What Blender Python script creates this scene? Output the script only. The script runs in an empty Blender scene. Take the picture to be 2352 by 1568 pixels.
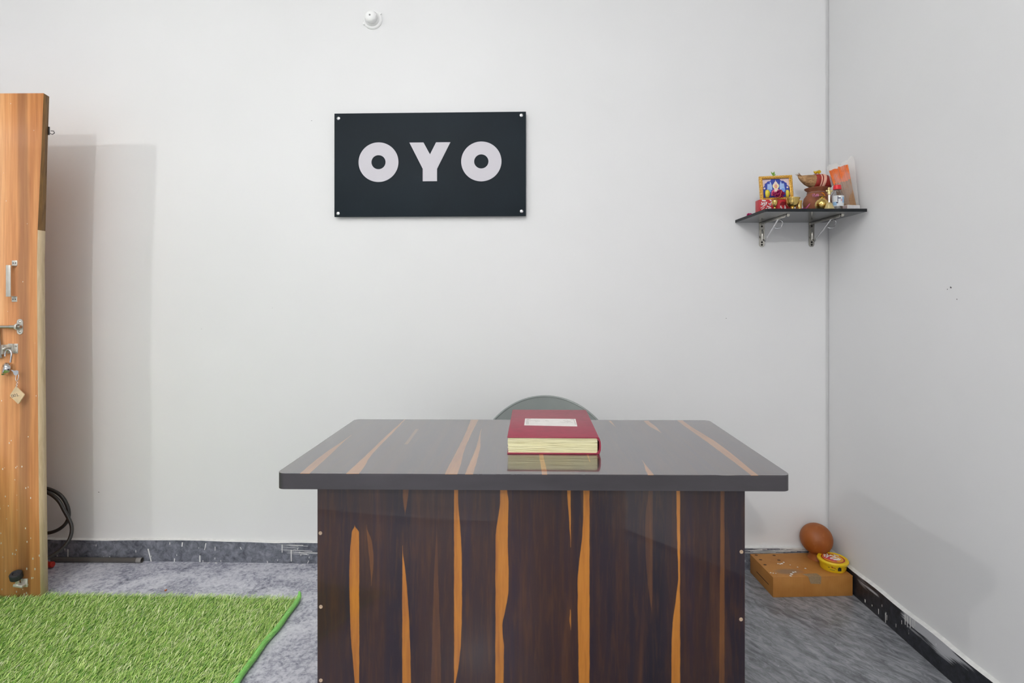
import bpy, bmesh, math, random
import numpy as np
from mathutils import Vector, Matrix, Euler

random.seed(7)
rng = np.random.default_rng(7)
SC = bpy.context.scene
COL = SC.collection
PI = math.pi

# ------------------------------------------------------------------ camera facts (2352 x 1568)
F, CX, CY, CH = 1238.0, 1200.0, 690.0, 1.15      # focal length in px, optical axis, camera height


def at(x, y, Y):
    return Vector(((x - CX) * Y / F, Y, CH - (y - CY) * Y / F))


WT = -0.029                                       # the back wall runs very slightly towards the camera on the right
WALL_Y0 = 2.345
WROT = math.atan(WT)


def wall_y(X):
    return WALL_Y0 + WT * X


def on_wall(x, y, off=0.0):
    Y = (WALL_Y0 - off) / (1 - WT * (x - CX) / F)
    return at(x, y, Y)


RX = 1.308                                        # right wall plane

# ------------------------------------------------------------------ materials


def lin(h):
    h = h.lstrip('#')
    c = [int(h[i:i + 2], 16) / 255 for i in (0, 2, 4)]
    return tuple([(v / 12.92 if v <= .04045 else ((v + .055) / 1.055) ** 2.4) for v in c] + [1.0])


def new_mat(name):
    m = bpy.data.materials.new(name)
    m.use_nodes = True
    nt = m.node_tree
    return m, nt, nt.nodes['Principled BSDF']


def coords(nt, scale=(1, 1, 1), rot=(0, 0, 0), loc=(0, 0, 0)):
    tc = nt.nodes.new('ShaderNodeTexCoord')
    mp = nt.nodes.new('ShaderNodeMapping')
    mp.inputs['Scale'].default_value = scale
    mp.inputs['Rotation'].default_value = rot
    mp.inputs['Location'].default_value = loc
    nt.links.new(tc.outputs['Object'], mp.inputs['Vector'])
    return mp.outputs['Vector']


def coords_dir(nt, ang, scale):
    """object coordinates turned by ang, then stretched"""
    v = coords(nt, (1, 1, 1), (0, 0, ang))
    mp = nt.nodes.new('ShaderNodeMapping')
    mp.inputs['Scale'].default_value = scale
    nt.links.new(v, mp.inputs['Vector'])
    return mp.outputs['Vector']


def xyz(nt):
    tc = nt.nodes.new('ShaderNodeTexCoord')
    sp = nt.nodes.new('ShaderNodeSeparateXYZ')
    nt.links.new(tc.outputs['Object'], sp.inputs[0])
    return sp.outputs


def noise(nt, vec, scale, detail=4, rough=.5, dist=0.0):
    n = nt.nodes.new('ShaderNodeTexNoise')
    n.inputs['Scale'].default_value = scale
    n.inputs['Detail'].default_value = detail
    n.inputs['Roughness'].default_value = rough
    n.inputs['Distortion'].default_value = dist
    nt.links.new(vec, n.inputs['Vector'])
    return n.outputs['Fac']


def voronoi(nt, vec, scale, feature='F1', rnd=1.0):
    n = nt.nodes.new('ShaderNodeTexVoronoi')
    n.feature = feature
    n.inputs['Scale'].default_value = scale
    n.inputs['Randomness'].default_value = rnd
    nt.links.new(vec, n.inputs['Vector'])
    return n


def plug(nt, v, sock):
    if isinstance(v, (int, float)):
        sock.default_value = v
    elif isinstance(v, tuple):
        sock.default_value = v
    else:
        nt.links.new(v, sock)


def mth(nt, op, a, b=0.0, c=None, clamp=False):
    n = nt.nodes.new('ShaderNodeMath')
    n.operation = op
    n.use_clamp = clamp
    plug(nt, a, n.inputs[0])
    plug(nt, b, n.inputs[1])
    if c is not None:
        plug(nt, c, n.inputs[2])
    return n.outputs[0]


def remap(nt, v, a, b, c=0.0, d=1.0, smooth=False):
    n = nt.nodes.new('ShaderNodeMapRange')
    if smooth:
        n.interpolation_type = 'SMOOTHSTEP'
    n.clamp = True
    plug(nt, v, n.inputs[0])
    for i, q in enumerate((a, b, c, d)):
        plug(nt, q, n.inputs[1 + i])
    return n.outputs[0]


def mixc(nt, fac, a, b, mode='MIX'):
    n = nt.nodes.new('ShaderNodeMix')
    n.data_type = 'RGBA'
    n.blend_type = mode
    plug(nt, fac, n.inputs[0])
    plug(nt, a, n.inputs[6])
    plug(nt, b, n.inputs[7])
    return n.outputs[2]


def ramp(nt, fac, stops, interp='LINEAR'):
    n = nt.nodes.new('ShaderNodeValToRGB')
    n.color_ramp.interpolation = interp
    e = n.color_ramp.elements
    while len(e) < len(stops):
        e.new(.5)
    for i, (p, c) in enumerate(stops):
        e[i].position = p
        e[i].color = c if isinstance(c, tuple) else lin(c)
    nt.links.new(fac, n.inputs[0])
    return n.outputs[0]


def bump(nt, b, h, strength=.2, dist=.001):
    n = nt.nodes.new('ShaderNodeBump')
    n.inputs['Strength'].default_value = strength
    n.inputs['Distance'].default_value = dist
    nt.links.new(h, n.inputs['Height'])
    nt.links.new(n.outputs[0], b.inputs['Normal'])


_cache = {}


def simple(name, col, rough=.5, metal=0.0, var=.08, scale=60, spec=.5, bmp=0, stretch=(1, 1, 1)):
    """plain surface: one colour broken up by a noise"""
    if name in _cache:
        return _cache[name]
    m, nt, b = new_mat(name)
    c = lin(col) if isinstance(col, str) else col
    v = coords(nt, stretch)
    f = noise(nt, v, scale, 3)
    lo = tuple([x * (1 - var) for x in c[:3]] + [1])
    hi = tuple([min(1, x * (1 + var)) for x in c[:3]] + [1])
    nt.links.new(ramp(nt, f, [(.3, lo), (.7, hi)]), b.inputs['Base Color'])
    b.inputs['Roughness'].default_value = rough
    b.inputs['Metallic'].default_value = metal
    b.inputs['Specular IOR Level'].default_value = spec
    if bmp:
        bump(nt, b, f, bmp, .002)
    _cache[name] = m
    return m


def float_curve(nt, val, pts):
    n = nt.nodes.new('ShaderNodeFloatCurve')
    cv = n.mapping.curves[0]
    pts = sorted(pts)
    if pts[0][0] > 0:
        pts = [(0.0, pts[0][1])] + pts
    if pts[-1][0] < 1:
        pts = pts + [(1.0, pts[-1][1])]
    cv.points[0].location = pts[0]
    cv.points[1].location = pts[-1]
    for p in pts[1:-1]:
        cv.points.new(*p)
    for p in cv.points:
        p.handle_type = 'AUTO_CLAMPED'
    n.mapping.update()
    nt.links.new(val, n.inputs['Value'])
    return n.outputs[0]


def streaks(nt, u, v, rng_u, rng_v, items, jitter, soft=.0012):
    """heartwood streaks of the laminate: each is (points (v, left, right), strength) in metres"""
    total = None
    vn = remap(nt, v, rng_v[0], rng_v[1])
    un = mth(nt, 'DIVIDE', mth(nt, 'SUBTRACT', u, rng_u[0]), rng_u[1] - rng_u[0])
    un = mth(nt, 'ADD', un, jitter)
    s = soft / (rng_u[1] - rng_u[0])
    nv = lambda q: min(1, max(0, (q - rng_v[0]) / (rng_v[1] - rng_v[0])))
    nu = lambda q: (q - rng_u[0]) / (rng_u[1] - rng_u[0])
    for pts, k in items:
        L = float_curve(nt, vn, [(nv(p[0]), nu(p[1])) for p in pts])
        R = float_curve(nt, vn, [(nv(p[0]), nu(p[2])) for p in pts])
        a = remap(nt, mth(nt, 'SUBTRACT', un, L), -s, s, smooth=True)
        c = remap(nt, mth(nt, 'SUBTRACT', R, un), -s, s, smooth=True)
        lo, hi = min(p[0] for p in pts), max(p[0] for p in pts)
        g = mth(nt, 'MULTIPLY', remap(nt, v, lo - .002, lo + .001), remap(nt, v, hi + .002, hi - .001))
        q = mth(nt, 'MULTIPLY', mth(nt, 'MULTIPLY', a, c), mth(nt, 'MULTIPLY', g, k))
        total = q if total is None else mth(nt, 'MAXIMUM', total, q)
    return total


# ------------------------------------------------------------------ mesh builder
class MB:
    def __init__(self):
        self.v, self.f, self.m = [], [], []
        self.T = Matrix.Identity(4)

    def add(self, vs, fs, mi=0):
        o = len(self.v)
        self.v += [tuple(self.T @ Vector(p)) for p in vs]
        self.f += [tuple(i + o for i in q) for q in fs]
        self.m += [mi] * len(fs)
        return self

    def box(self, c, s, bev=0.0, rot=None, mi=0, seg=2):
        bm = bmesh.new()
        bmesh.ops.create_cube(bm, size=1)
        for q in bm.verts:
            q.co = Vector((q.co.x * s[0], q.co.y * s[1], q.co.z * s[2]))
        if bev:
            bmesh.ops.bevel(bm, geom=list(bm.edges), offset=bev, segments=seg, affect='EDGES', profile=.5)
        M = Matrix.Translation(c)
        if rot is not None:
            M = M @ Euler(rot).to_matrix().to_4x4()
        bm.verts.index_update()
        vs = [M @ q.co for q in bm.verts]
        fs = [[q.index for q in f.verts] for f in bm.faces]
        bm.free()
        return self.add(vs, fs, mi)

    def lathe(self, prof, n=32, M=None, mi=0, sx=1, sy=1):
        M = M or Matrix.Identity(4)
        vs, fs = [], []
        rings = []
        for r, z in prof:
            if r < 1e-6:
                rings.append([len(vs)])
                vs.append(M @ Vector((0, 0, z)))
            else:
                rings.append(list(range(len(vs), len(vs) + n)))
                vs += [M @ Vector((sx * r * math.cos(2 * PI * k / n), sy * r * math.sin(2 * PI * k / n), z)) for k in range(n)]
        for a, b in zip(rings, rings[1:]):
            if len(a) == 1 and len(b) == 1:
                continue
            for k in range(n):
                k2 = (k + 1) % n
                if len(a) == 1:
                    fs.append((a[0], b[k2], b[k]))
                elif len(b) == 1:
                    fs.append((a[k], a[k2], b[0]))
                else:
                    fs.append((a[k], a[k2], b[k2], b[k]))
        return self.add(vs, fs, mi)

    def cyl(self, p0, p1, r, r1=None, n=20, mi=0):
        p0, p1 = Vector(p0), Vector(p1)
        r1 = r if r1 is None else r1
        d = p1 - p0
        M = Matrix.Translation(p0) @ d.to_track_quat('Z', 'Y').to_matrix().to_4x4()
        return self.lathe([(0, 0), (r, 0), (r1, d.length), (0, d.length)], n, M, mi)

    def ball(self, c, r, n=20, k=12, mi=0, rot=None):
        r = (r, r, r) if isinstance(r, (int, float)) else r
        M = Matrix.Translation(c)
        if rot is not None:
            M = M @ Euler(rot).to_matrix().to_4x4()
        M = M @ Matrix.Diagonal((r[0], r[1], r[2], 1))
        return self.lathe([(math.sin(PI * i / k), -math.cos(PI * i / k)) if 0 < i < k else (0, -1 if i == 0 else 1) for i in range(k + 1)], n, M, mi)

    def tube(self, pts, r, n=10, closed=False, mi=0, caps=True, flat=None):
        pts = [Vector(p) for p in pts]
        N = len(pts)
        rr = r if isinstance(r, (list, tuple)) else [r] * N
        vs, fs = [], []
        up = None
        for i, p in enumerate(pts):
            a = pts[(i - 1) % N] if (closed or i > 0) else pts[0]
            b = pts[(i + 1) % N] if (closed or i < N - 1) else pts[-1]
            t = (b - a).normalized()
            if up is None:
                up = Vector((0, 0, 1)) if abs(t.z) < .9 else Vector((1, 0, 0))
            s = t.cross(up).normalized()
            up = s.cross(t).normalized()
            for k in range(n):
                w = 2 * PI * k / n
                vs.append(p + (s * math.cos(w) + up * math.sin(w) * (flat or 1)) * rr[i])
        M = N if closed else N - 1
        for i in range(M):
            for k in range(n):
                a, b = i * n + k, i * n + (k + 1) % n
                c, d = ((i + 1) % N) * n + (k + 1) % n, ((i + 1) % N) * n + k
                fs.append((a, b, c, d))
        if caps and not closed:
            fs.append(tuple(range(n))[::-1])
            fs.append(tuple(range((N - 1) * n, N * n)))
        return self.add(vs, fs, mi)

    def prism(self, poly, y0, y1, mi=0, axis='y', bands=None):
        """poly of (a, b) pairs swept from y0 to y1 along the given axis"""
        def P(a, b, t):
            return {'y': (a, t, b), 'z': (a, b, t), 'x': (t, a, b)}[axis]
        n = len(poly)
        vs = [P(a, b, y0) for a, b in poly] + [P(a, b, y1) for a, b in poly]
        fs = [tuple(range(n)), tuple(range(2 * n - 1, n - 1, -1))]
        fs += [(i, i + n, (i + 1) % n + n, (i + 1) % n) for i in range(n)]
        return self.add(vs, fs, mi)

    def quad(self, a, b, c, d, mi=0):
        return self.add([a, b, c, d], [(0, 1, 2, 3)], mi)

    def grid(self, fn, nu, nv, mi=0):
        vs = [fn(i / nu, j / nv) for j in range(nv + 1) for i in range(nu + 1)]
        fs = [(j * (nu + 1) + i, j * (nu + 1) + i + 1, (j + 1) * (nu + 1) + i + 1, (j + 1) * (nu + 1) + i) for j in range(nv) for i in range(nu)]
        return self.add(vs, fs, mi)

    def build(self, name, mats, parent=None, flatshade=False, angle=38, fix=True):
        me = bpy.data.meshes.new(name)
        me.from_pydata(self.v, [], self.f)
        mats = mats if isinstance(mats, (list, tuple)) else [mats]
        for q in mats:
            me.materials.append(q)
        me.polygons.foreach_set('material_index', self.m)
        if fix:
            bm = bmesh.new()
            bm.from_mesh(me)
            bmesh.ops.recalc_face_normals(bm, faces=bm.faces)
            bm.to_mesh(me)
            bm.free()
        if not flatshade:
            me.polygons.foreach_set('use_smooth', [True] * len(me.polygons))
            me.set_sharp_from_angle(angle=math.radians(angle))
        me.update()
        o = bpy.data.objects.new(name, me)
        COL.objects.link(o)
        if parent is not None:
            o.parent = parent
        return o


def tag(o, label=None, cat=None, group=None, kind=None):
    if label:
        o['label'] = label
    if cat:
        o['category'] = cat
    if group:
        o['group'] = group
    if kind:
        o['kind'] = kind
    return o


def thing(name, label, cat, loc=(0, 0, 0), rz=0.0, group=None, rot=None):
    o = bpy.data.objects.new(name, None)
    o.empty_display_size = .05
    COL.objects.link(o)
    o.location = loc
    o.rotation_euler = rot if rot is not None else (0, 0, rz)
    return tag(o, label, cat, group)


def place(o, loc, rz=0.0, rot=None):
    o.location = loc
    o.rotation_euler = rot if rot is not None else (0, 0, rz)
    return o


def smooth_path(pts, n=6, closed=False):
    P = [Vector(p) for p in pts]
    out = []
    N = len(P)
    for i in range(N if closed else N - 1):
        p0 = P[(i - 1) % N] if (closed or i > 0) else P[0]
        p1, p2 = P[i], P[(i + 1) % N]
        p3 = P[(i + 2) % N] if (closed or i + 2 < N) else P[-1]
        for k in range(n):
            t = k / n
            out.append(.5 * ((2 * p1) + (-p0 + p2) * t + (2 * p0 - 5 * p1 + 4 * p2 - p3) * t * t + (-p0 + 3 * p1 - 3 * p2 + p3) * t ** 3))
    if not closed:
        out.append(P[-1])
    return out


# ------------------------------------------------------------------ shared materials
def m_wall():
    m, nt, b = new_mat('wall_paint')
    v = coords(nt)
    n1 = noise(nt, v, 1.3, 3)
    n2 = noise(nt, v, 180, 2)
    nt.links.new(ramp(nt, n1, [(.3, (.74, .74, .745, 1)), (.7, (.775, .775, .78, 1))]), b.inputs['Base Color'])
    b.inputs['Roughness'].default_value = .62
    b.inputs['Specular IOR Level'].default_value = .3
    bump(nt, b, n2, .08, .0006)
    return m


def m_floor():
    m, nt, b = new_mat('floor_stone')
    s = xyz(nt)
    # fine mottled slab on the left, streaky slab on the right
    v1 = coords(nt, (1, 1, 1))
    a = noise(nt, v1, 60, 7, .75, .5)
    a2 = noise(nt, v1, 7, 4, .6, .8)
    a = mth(nt, 'ADD', mth(nt, 'MULTIPLY', a, .62), mth(nt, 'MULTIPLY', a2, .42))
    left = ramp(nt, a, [(.36, '#5c5d6a'), (.45, '#90919d'), (.54, '#bcbcc6'), (.64, '#d2d3d8')])
    v2 = coords_dir(nt, math.radians(58), (1.0, 3.0, 1))
    c = noise(nt, v2, 17, 8, .72, .9)
    c2 = noise(nt, v2, 4.5, 4, .6, 1.2)
    c = mth(nt, 'ADD', mth(nt, 'MULTIPLY', c, .7), mth(nt, 'MULTIPLY', c2, .3))
    right = ramp(nt, c, [(.34, '#53555a'), (.46, '#787a7f'), (.56, '#95979c'), (.70, '#aeb0b4')])
    col = mixc(nt, remap(nt, s[0], .05, .06), left, right)
    vo = voronoi(nt, coords(nt), 26)
    dot = mth(nt, 'MULTIPLY', mth(nt, 'LESS_THAN', vo.outputs['Distance'], .055),
              mth(nt, 'GREATER_THAN', noise(nt, coords(nt, loc=(3, 1, 0)), 5, 2), .55))
    col = mixc(nt, mth(nt, 'MULTIPLY', dot, .75), col, lin('#d8d8d6'))
    # white paint splashes along the foot of the wall
    d = mth(nt, 'ADD', s[1], mth(nt, 'MULTIPLY', s[0], -WT))
    near = remap(nt, d, 2.25, 2.325)
    vs = voronoi(nt, coords(nt, (1, 2.0, 1)), 60)
    sp = mth(nt, 'MULTIPLY', mth(nt, 'LESS_THAN', vs.outputs['Distance'], .26),
             mth(nt, 'GREATER_THAN', mth(nt, 'MULTIPLY', noise(nt, coords(nt), 9, 2), near), .52))
    col = mixc(nt, sp, col, lin('#dedcd8'))
    nt.links.new(col, b.inputs['Base Color'])
    b.inputs['Roughness'].default_value = .22
    bump(nt, b, a, .12, .001)
    return m


def m_skirting(name, base_lo, base_hi, smear_amt):
    m, nt, b = new_mat(name)
    s = xyz(nt)
    f = noise(nt, coords(nt), 38, 6, .7, .5)
    col = ramp(nt, f, [(.32, base_lo), (.68, base_hi)])
    # dried paint dragged along the top
    v = coords(nt, (5, 5, 90))
    sm = noise(nt, v, 1.0, 5, .62, .3)
    hz = remap(nt, s[2], .045 - smear_amt * .15, .098 - smear_amt * .12)
    big = noise(nt, coords(nt, (1.6, 1.6, .2), loc=(1.7, 0, 0)), 1.6, 2)
    k = mth(nt, 'MULTIPLY', mth(nt, 'MULTIPLY', sm, hz), remap(nt, big, .36, .62))
    mask = remap(nt, k, .42 - smear_amt, .5 - smear_amt)
    col = mixc(nt, mth(nt, 'MULTIPLY', mask, .8), col, lin('#c9cace'))
    vs = voronoi(nt, coords(nt, (1, 1, .45)), 55)
    dot = mth(nt, 'MULTIPLY', mth(nt, 'LESS_THAN', vs.outputs['Distance'], .12),
              mth(nt, 'GREATER_THAN', noise(nt, coords(nt, loc=(5, 2, 0)), 12, 2), .53))
    col = mixc(nt, mth(nt, 'MULTIPLY', dot, .7), col, lin('#d9d9d9'))
    nt.links.new(col, b.inputs['Base Color'])
    b.inputs['Roughness'].default_value = .38
    bump(nt, b, f, .35, .002)
    return m


WALL = m_wall()
FLOOR = m_floor()
SKIRT_L = m_skirting('skirting_slate', '#42454f', '#8a8d97', .02)
SKIRT_R = m_skirting('skirting_black', '#0c0d12', '#34363e', .16)
WHITE_PAINT = simple('dried_white_paint', '#dcdcda', .6)
CEIL = simple('ceiling_paint', '#e6e6e4', .8, var=.02, scale=3)
CHROME = simple('chrome', '#d8d8da', .12, 1.0, .03)
STEEL = simple('dull_steel', '#c9c5bd', .3, 1.0, .08)
SILVER = simple('silver_painted_metal', '#d2cec6', .38, .55, .06)
BLACKHOLE = simple('dark_hole', '#17171a', .7)
BRASS = simple('brass', '#cdb06a', .18, 1.0, .08, 40)
BRASS_PALE = simple('worn_pale_brass', '#d8c690', .3, .8, .08, 60)

# ------------------------------------------------------------------ the room
XL, YF, HC = -5.2, -3.3, 3.1


def struct(o):
    o['kind'] = 'structure'
    return o


m = MB()
m.quad((XL - .2, YF - .2, 0), (RX + .2, YF - .2, 0), (RX + .2, 2.7, 0), (XL - .2, 2.7, 0))
m.quad((XL - .2, YF - .2, -.08), (XL - .2, 2.7, -.08), (RX + .2, 2.7, -.08), (RX + .2, YF - .2, -.08))
struct(m.build('floor', FLOOR, fix=False, flatshade=True))
m = MB().box(((XL + RX) / 2, (YF + 2.5) / 2, HC + .05), (RX - XL + .5, 2.9 - YF, .1))
struct(m.build('ceiling', CEIL))

GR = .005                                         # groove added where the two walls meet, to shade the corner line
m = MB()
x0, x1 = XL - .15, RX - .010
m.prism([(x0, wall_y(x0)), (x1, wall_y(x1)), (x1, wall_y(x1) + GR), (RX + .15, wall_y(RX) + GR), (RX + .15, wall_y(RX) + .15), (x0, wall_y(x0) + .15)], 0, HC, axis='z')
for px, py, sz in ((716, 277, .0028), (227, 1130, .004), (463, 755, .0018), (1668, 731, .003), (626, 707, .0016)):   # specks in the plaster
    p = on_wall(px, py, 0)
    m.box(p, (sz * 1.3, .001, sz * .7), rot=(0, .2, WROT), mi=1)
struct(m.build('wall_back', [WALL, simple('wall_speck_pale', '#77777a', .8)]))
m = MB()
yc = wall_y(RX) - .006
RY0, RY1, RZ1 = -2.3, -.45, 2.1                    # unseen doorway added in the right wall, behind the camera, for fill light
m.prism([(RX, RY1), (RX + .15, RY1), (RX + .15, yc + GR), (RX + .003, yc + GR), (RX + .003, yc - .001), (RX, yc - .004)], 0, HC, axis='z')
m.box((RX + .075, (YF + RY0) / 2 - .05, HC / 2), (.15, RY0 - YF + .1, HC))
m.box((RX + .075, (RY0 + RY1) / 2, (RZ1 + HC) / 2), (.15, RY1 - RY0, HC - RZ1))
for px, py, s in ((2184, 660, .0042), (2198, 687, .0022), (2176, 664, .002)):
    Y = RX * F / (px - CX)
    z = CH - (py - CY) * Y / F
    m.box((RX, Y, z), (.001, s * 1.3, s), rot=(.6, 0, 0), mi=1)
struct(m.build('wall_right', [WALL, simple('wall_speck', '#55555a', .8)]))
LY0, LY1, LZ0, LZ1 = -2.6, 1.0, .12, 2.2           # wide unseen opening added in the left wall for fill light
m = MB()
m.box((XL - .06, (YF + LY0) / 2, HC / 2), (.12, LY0 - YF, HC))
m.box((XL - .06, (2.62 + LY1) / 2, HC / 2), (.12, 2.62 - LY1, HC))
m.box((XL - .06, (LY0 + LY1) / 2, LZ0 / 2), (.12, LY1 - LY0, LZ0))
m.box((XL - .06, (LY0 + LY1) / 2, (LZ1 + HC) / 2), (.12, LY1 - LY0, HC - LZ1))
struct(m.build('wall_left', WALL))
m = MB()
for k in range(4):
    m.box((XL - .06, LY0 + (LY1 - LY0) * k / 3, (LZ0 + LZ1) / 2), (.06, .06, LZ1 - LZ0), .004)
for zz in (LZ0, LZ1):
    m.box((XL - .06, (LY0 + LY1) / 2, zz), (.06, LY1 - LY0, .06), .004)
struct(m.build('added_window_2', simple('window_frame_paint', '#cfcfcd', .5)))  # frame of the added left opening
# front wall behind the camera, its wide window added for fill light
m = MB()
WX0, WX1, WZ0, WZ1 = -4.7, -.5, .10, 1.7
m.box(((XL + WX0) / 2, YF - .06, HC / 2), (WX0 - XL, .12, HC))
m.box(((RX + WX1) / 2, YF - .06, HC / 2), (RX - WX1, .12, HC))
m.box(((WX0 + WX1) / 2, YF - .06, WZ0 / 2), (WX1 - WX0, .12, WZ0))
m.box(((WX0 + WX1) / 2, YF - .06, (WZ1 + HC) / 2), (WX1 - WX0, .12, HC - WZ1))
struct(m.build('wall_front', WALL))
m = MB()
for k in range(4):
    xx = WX0 + (WX1 - WX0) * k / 3
    m.box((xx, YF - .06, (WZ0 + WZ1) / 2), (.06, .06, WZ1 - WZ0), .004)
for zz in (WZ0, WZ1):
    m.box(((WX0 + WX1) / 2, YF - .06, zz), (WX1 - WX0, .06, .06), .004)
struct(m.build('added_window_1', simple('window_frame_paint', '#cfcfcd', .5)))  # frame of the added front opening
# short pier the open door is hung on, outside the frame on the left
PX1 = -2.72
m = MB().box((PX1 - .1, 2.22, HC / 2), (.2, .40, HC))
struct(m.build('wall_pier', WALL))

# skirting
BT = .014
m = MB()
xa, xb = XL, RX - BT
prof = lambda X, t, z: (X, wall_y(X) - t, z)
hts = [.092, .090, .094]


def skirt_back(m):
    n = 60
    for i in range(n):
        a, b_ = xa + (xb - xa) * i / n, xa + (xb - xa) * (i + 1) / n
        ha, hb = (.091 + .003 * math.sin(a * 7.3) + .0015 * math.sin(a * 31), .091 + .003 * math.sin(b_ * 7.3) + .0015 * math.sin(b_ * 31))
        A, B = prof(a, BT, 0), prof(b_, BT, 0)
        m.quad(A, B, prof(b_, BT, hb), prof(a, BT, ha))
        m.quad(prof(a, BT, ha), prof(b_, BT, hb), prof(b_, 0, hb + .004), prof(a, 0, ha + .004), 1)
    return m


def drip(m, x, y0, y1, w, lean=0, off=BT + .0006):
    a, c = on_wall(x, y0, off), on_wall(x + lean, y1, off)
    k = w / 530
    m.add([a + Vector((-k, 0, 0)), a + Vector((k, 0, 0)), c + Vector((k * .8, 0, 0)), c + Vector((-k * .8, 0, 0)),
           c + Vector((0, 0, -k * 1.2))], [(0, 1, 2, 4, 3)], 1)


m = skirt_back(m)
for d_ in ((340, 1260, 1288, 1.6, 7), (459, 1275, 1294, 1.5, 0), (401, 1282, 1293, 1.2, -1), (419, 1245, 1254, 1.5, -1), (390, 1245, 1250, 1),
           (473, 1247, 1262, 1, -3), (552, 1256, 1261, 1, 2), (648, 1250, 1268, 1.1, 0), (669, 1262, 1288, 1.3, 0), (614, 1288, 1296, .8, 1),
           (709, 1287, 1297, .8, -4), (156, 1261, 1278, 1.4, 0), (149, 1246, 1263, 1, 0), (252, 1277, 1283, 1.2), (312, 1263, 1268, .9), (494, 1255, 1264, .8)):
    drip(m, *d_)
# brushed streaks of wall paint near the desk
for k in range(11):
    x_a = 628 + rng.uniform(0, 60)
    x_b = min(735, x_a + rng.uniform(25, 80))
    yy = 1250 + rng.uniform(0, 22)
    a, c = on_wall(x_a, yy, BT + .0007), on_wall(x_b, yy + rng.uniform(1, 5), BT + .0007)
    h = rng.uniform(.0006, .0016)
    m.quad(a + Vector((0, 0, -h * .3)), c + Vector((0, 0, -h)), c + Vector((0, 0, h)), a + Vector((0, 0, h * .3)), 1)
# smeared paint in the corner above the carton
for k in range(26):
    x_a = 1700 + rng.uniform(0, 120)
    x_b = x_a + rng.uniform(15, 60)
    yy = 1258 + rng.uniform(0, 14)
    a, c = on_wall(x_a, yy, BT + .0007), on_wall(min(1888, x_b), yy + rng.uniform(-2, 2), BT + .0007)
    h = rng.uniform(.001, .003)
    m.quad(a + Vector((0, 0, -h * .3)), c + Vector((0, 0, -h)), c + Vector((0, 0, h)), a + Vector((0, 0, h * .3)), 1)
struct(m.build('baseboard_back', [SKIRT_L, WHITE_PAINT], flatshade=True))
m = MB()
n = 60
ya, yb = RY1, wall_y(RX) - BT
for i in range(n):
    a, b_ = ya + (yb - ya) * i / n, ya + (yb - ya) * (i + 1) / n
    ha, hb = .095 + .004 * math.sin(a * 5.1) + .002 * math.sin(a * 23), .095 + .004 * math.sin(b_ * 5.1) + .002 * math.sin(b_ * 23)
    m.quad((RX - BT, b_, 0), (RX - BT, a, 0), (RX - BT, a, ha), (RX - BT, b_, hb))
    m.quad((RX - BT, b_, hb), (RX - BT, a, ha), (RX, a, ha + .006), (RX, b_, hb + .006), 1)


def drip_r(x, y0, y1, w):
    X = RX - BT - .0007
    Y = X * F / (x - CX)
    z0, z1 = CH - (y0 - CY) * Y / F, CH - (y1 - CY) * Y / F
    k = w / 600
    m.quad((X, Y - k, z0), (X, Y + k, z0), (X, Y + k * .7, z1), (X, Y - k * .7, z1), 1)


for d_ in ((2079, 1411, 1434, 1.6), (2084, 1414, 1440, 1.2), (2091, 1418, 1441, 1.6), (2097, 1423, 1442, 1.2), (2101, 1424, 1438, 1), (2071, 1424, 1433, 1),
           (2018, 1398, 1410, 1.2), (2034, 1408, 1430, 1.3), (2037, 1412, 1424, 1), (2058, 1432, 1440, .9), (1987, 1376, 1383, 2.2), (2003, 1388, 1392, 1.5)):
    drip_r(*d_)
struct(m.build('baseboard_right', [SKIRT_R, WHITE_PAINT], flatshade=True))

# ------------------------------------------------------------------ the open door
DY0, DY1 = 2.070, 2.105


def m_doorwood():
    m, nt, b = new_mat('door_laminate')
    s = xyz(nt)
    v = coords(nt, (1, 1, .045))
    warp = noise(nt, coords(nt, (1, 1, .6)), 3.2, 3)
    n1 = noise(nt, v, 34, 4, .55, .25)
    n2 = noise(nt, coords(nt, (1, 1, .02), loc=(.4, 0, 0)), 13, 2, .5, .2)
    n3 = noise(nt, coords(nt, (1, 1, .03)), 160, 3, .6)
    k = mth(nt, 'ADD', mth(nt, 'MULTIPLY', n1, .45), mth(nt, 'MULTIPLY', n2, .55))
    col = ramp(nt, k, [(.30, '#a06a46'), (.42, '#cd8751'), (.52, '#e3a066'), (.62, '#ecb078'), (.74, '#d0905a')])
    col = mixc(nt, remap(nt, n3, .42, .7, 0, .28), col, lin('#a45a2c'))
    # the darker brown band that runs down near the free edge
    xx = mth(nt, 'ADD', s[0], mth(nt, 'MULTIPLY', mth(nt, 'SUBTRACT', warp, .5), .05))
    band = mth(nt, 'MULTIPLY', remap(nt, xx, -.095, -.075, smooth=True), remap(nt, xx, -.035, -.055, smooth=True))
    col = mixc(nt, mth(nt, 'MULTIPLY', band, .5), col, lin('#81573f'))
    # paint specks, thick at the foot of the door
    vs = voronoi(nt, coords(nt, (1, 1, .55)), 78)
    dens = remap(nt, s[2], .05, .8, .66, .40)
    pick = mth(nt, 'LESS_THAN', noise(nt, coords(nt, loc=(9, 4, 2)), 19, 1), dens)
    r = remap(nt, s[2], .1, .9, .21, .10)
    dot = mth(nt, 'MULTIPLY', mth(nt, 'LESS_THAN', vs.outputs['Distance'], r), pick)
    dot = mth(nt, 'MULTIPLY', dot, mth(nt, 'GREATER_THAN', vs.outputs['Color'], .33))
    col = mixc(nt, mth(nt, 'MULTIPLY', dot, .9), col, lin('#eae6de'))
    nt.links.new(col, b.inputs['Base Color'])
    b.inputs['Roughness'].default_value = .42
    return m


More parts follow.
